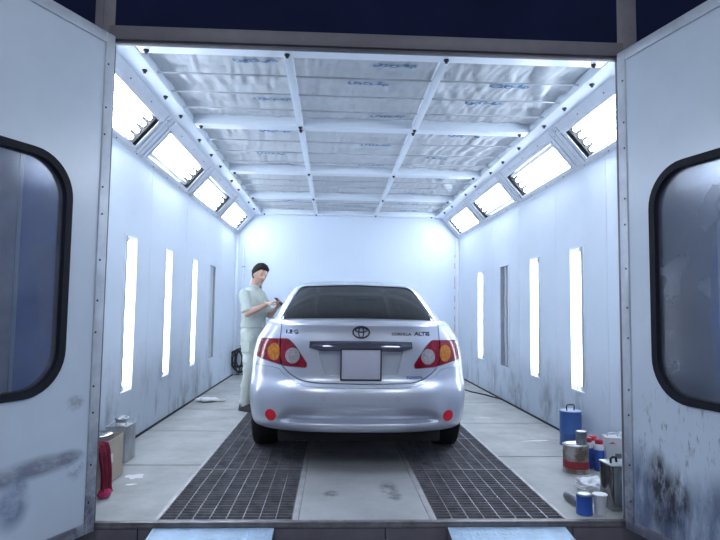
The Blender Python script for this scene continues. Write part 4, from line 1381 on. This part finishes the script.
lathe_part('rim', [(.1125, .292), (.117, .294), (.117, .302), (.1125, .304)], M['silvertin'], t)

# ================================================================== clutter on the floor and in the rear corners
random.seed(21)
def spill(name, label, x, y, rx, ry, m, seed, rz=0, group=None):
    b = NB(); P = []
    for i in range(36):
        a = 2*PI*i/36; k = .72 + .5*noise.noise((math.cos(a)*1.4 + seed, math.sin(a)*1.4, seed*.37))
        P.append((rx*k*math.cos(a), ry*k*math.sin(a)))
    prism(b, P, .0005, .002, lambda a, c, d: Vector((a, c, d)))
    o = obj(name, b, m, None, smooth=False); o.location = (x, y, .0); o.rotation_euler = (0, 0, rz)
    return tag(o, label, 'spill', group)
spill('paint_spill', 'white paint spill on the floor beside the cardboard box, larger of the two', -1.60, .83, .085, .07, M['paper'], 1.3, .2, 'white spills beside the box')
spill('paint_spill', 'white paint spill on the floor, small one in front of the larger spill', -1.56, .66, .05, .025, M['paper'], 4.1, .2, 'white spills beside the box')
spill('paint_spill', 'pale chalky smear on the floor in front of the tall blue drum', 1.60, 1.95, .16, .022, M['paper'], 7.7, .15)
spill('paint_spill', 'pale thin smear on the floor beside the right floor grating', 1.42, 3.05, .13, .02, M['paper'], 9.2, -.25)
# crumpled paper by the left wall
t = thing('crumpled_paper', 'crumpled off-white paper lying on the floor by the left wall', 'paper', (-1.80, 4.05, 0), .4)
b = NB(); r = bmesh.ops.create_icosphere(b, subdivisions=4, radius=1)
for v in r['verts']:
    p = v.co; k = 1 + .4*noise.noise(p*2.7)
    v.co = Vector((p.x*.13*k, p.y*.10*k, max(0, .5*p.z+.5)*.045*k))
obj('sheet', b, M['paper'], t, ang=20)
b = NB(); r = bmesh.ops.create_icosphere(b, subdivisions=3, radius=1)
for v in r['verts']:
    p = v.co; k = 1 + .4*noise.noise(p*2.1 + V(3, 1, 0)); v.co = Vector((.15 + p.x*.06*k, -.06 + p.y*.05*k, max(0, .5*p.z+.5)*.03*k))
obj('torn_piece', b, M['paper'], t, ang=20)
# hose bundle hung on the pipe in the left rear corner
t = thing('pipe', 'thin grey pipe running up the wall in the rear corner behind the person', 'pipe', (-1.86, LEN-.035, 0))
b = NB(); cyl(b, (0, 0, 0), (0, 0, 2.45), .016, n=14); obj('tube', b, M['white'], t)
for z in (.5, 1.2, 1.9):
    b = NB(); box(b, (-.026, -.022, z-.012), (.026, .034, z+.012), .004); obj('clip', b, M['galv'], t)
t = thing('air_hose', 'tangled black air hose hanging low in the rear corner behind the person', 'hose', (-1.87, LEN-.17, -.06))
random.seed(4)
b = NB(); pts = []
for i in range(150):
    a = i*.33
    pts.append((.10*math.sin(a)*(1+.3*math.sin(i*.21)) + .03*math.sin(i*.13), .02*math.cos(a*.5) , .34 + .19*math.cos(a)*(1+.25*math.sin(i*.17)) + .03*math.sin(i*.31)))
tube(b, pts, .011, 6); obj('hose_coil', b, M['hose'], t)
b = NB(); cyl(b, (.08, -.03, .34), (.24, -.05, .27), .022, .014, 10); obj('spray_nozzle', b, M['galv'], t)
b = NB(); box(b, (.04, -.02, .51), (.08, .165, .56), .01); obj('hose_hook', b, M['black'], t)
# cable along the right rear floor
t = thing('cable', 'black cable lying on the floor along the right wall beyond the car', 'cable', (0, 0, 0))
b = NB(); pts = []
for i in range(60):
    k = i/59; pts.append((1.55 + .40*k + .05*math.sin(k*9), 6.4 - 2.2*k + .12*math.sin(k*7), .012 + .004*math.sin(k*20)))
tube(b, pts, .010, 8); obj('cord', b, M['hose'], t)
b = NB(); box(b, (1.50, 6.40, 0), (1.60, 6.60, .09), .015); obj('junction_box', b, M['black'], t)
# red marking tape pieces on the rear wall
k = 0
tape = thing('marking_tape', 'dashed strip of red marking tape on the rear wall near its right corner', 'tape', (1.93, LEN-.0005, 0))
for z in (2.15, 1.98, 1.72, 1.60, 1.38, 1.22, 1.02, .86):
    b = NB(); hgt = .03 + .05*((k*37) % 5)/5; box(b, (-.008, -.0025, z-hgt), (.006, 0, z+hgt)); obj('strip', b, M['tape'], tape, smooth=False); k += 1

# ================================================================== light of the hall and camera
w = bpy.data.worlds.new('World'); S.world = w; w.use_nodes = True
bgn = w.node_tree.nodes['Background']; bgn.inputs['Color'].default_value = (.60, .70, .88, 1); bgn.inputs['Strength'].default_value = .34
for x in (-1.7, 1.7):
    la = bpy.data.lights.new('hall_lamp', 'AREA'); la.shape = 'RECTANGLE'; la.size = 1.4; la.size_y = 2.2; la.energy = 62; la.color = (.88, .94, 1.0)
    lo = bpy.data.objects.new('hall_lamp', la); COL.objects.link(lo); lo.location = (x, -3.6, 4.4)

f_, pi_, ya, ro, cx, cz, D0 = 570.09, 0.0696, 0.0454, 0.0132, -0.2515, 1.1653, 3.2344
F = Vector((math.sin(ya)*math.cos(pi_), math.cos(ya)*math.cos(pi_), math.sin(pi_)))
R = Vector((math.cos(ya), -math.sin(ya), 0)); U = R.cross(F)
c, s = math.cos(ro), math.sin(ro)
right = R*c + U*s; up = U*c - R*s
cam = bpy.data.cameras.new('Camera'); co = bpy.data.objects.new('Camera', cam); COL.objects.link(co)
mw = Matrix.Identity(4)
mw.col[0] = (*right, 0); mw.col[1] = (*up, 0); mw.col[2] = (*(-F), 0); mw.col[3] = (cx, -D0, cz, 1)
co.matrix_world = mw
cam.sensor_width = 36; cam.lens = f_/720*36; cam.clip_start = .05; cam.clip_end = 100
S.camera = co
S.view_settings.view_transform = 'Standard'; S.view_settings.look = 'None'
S.view_settings.exposure = 0.0; S.view_settings.gamma = 1.0; S.view_settings.use_curve_mapping = False
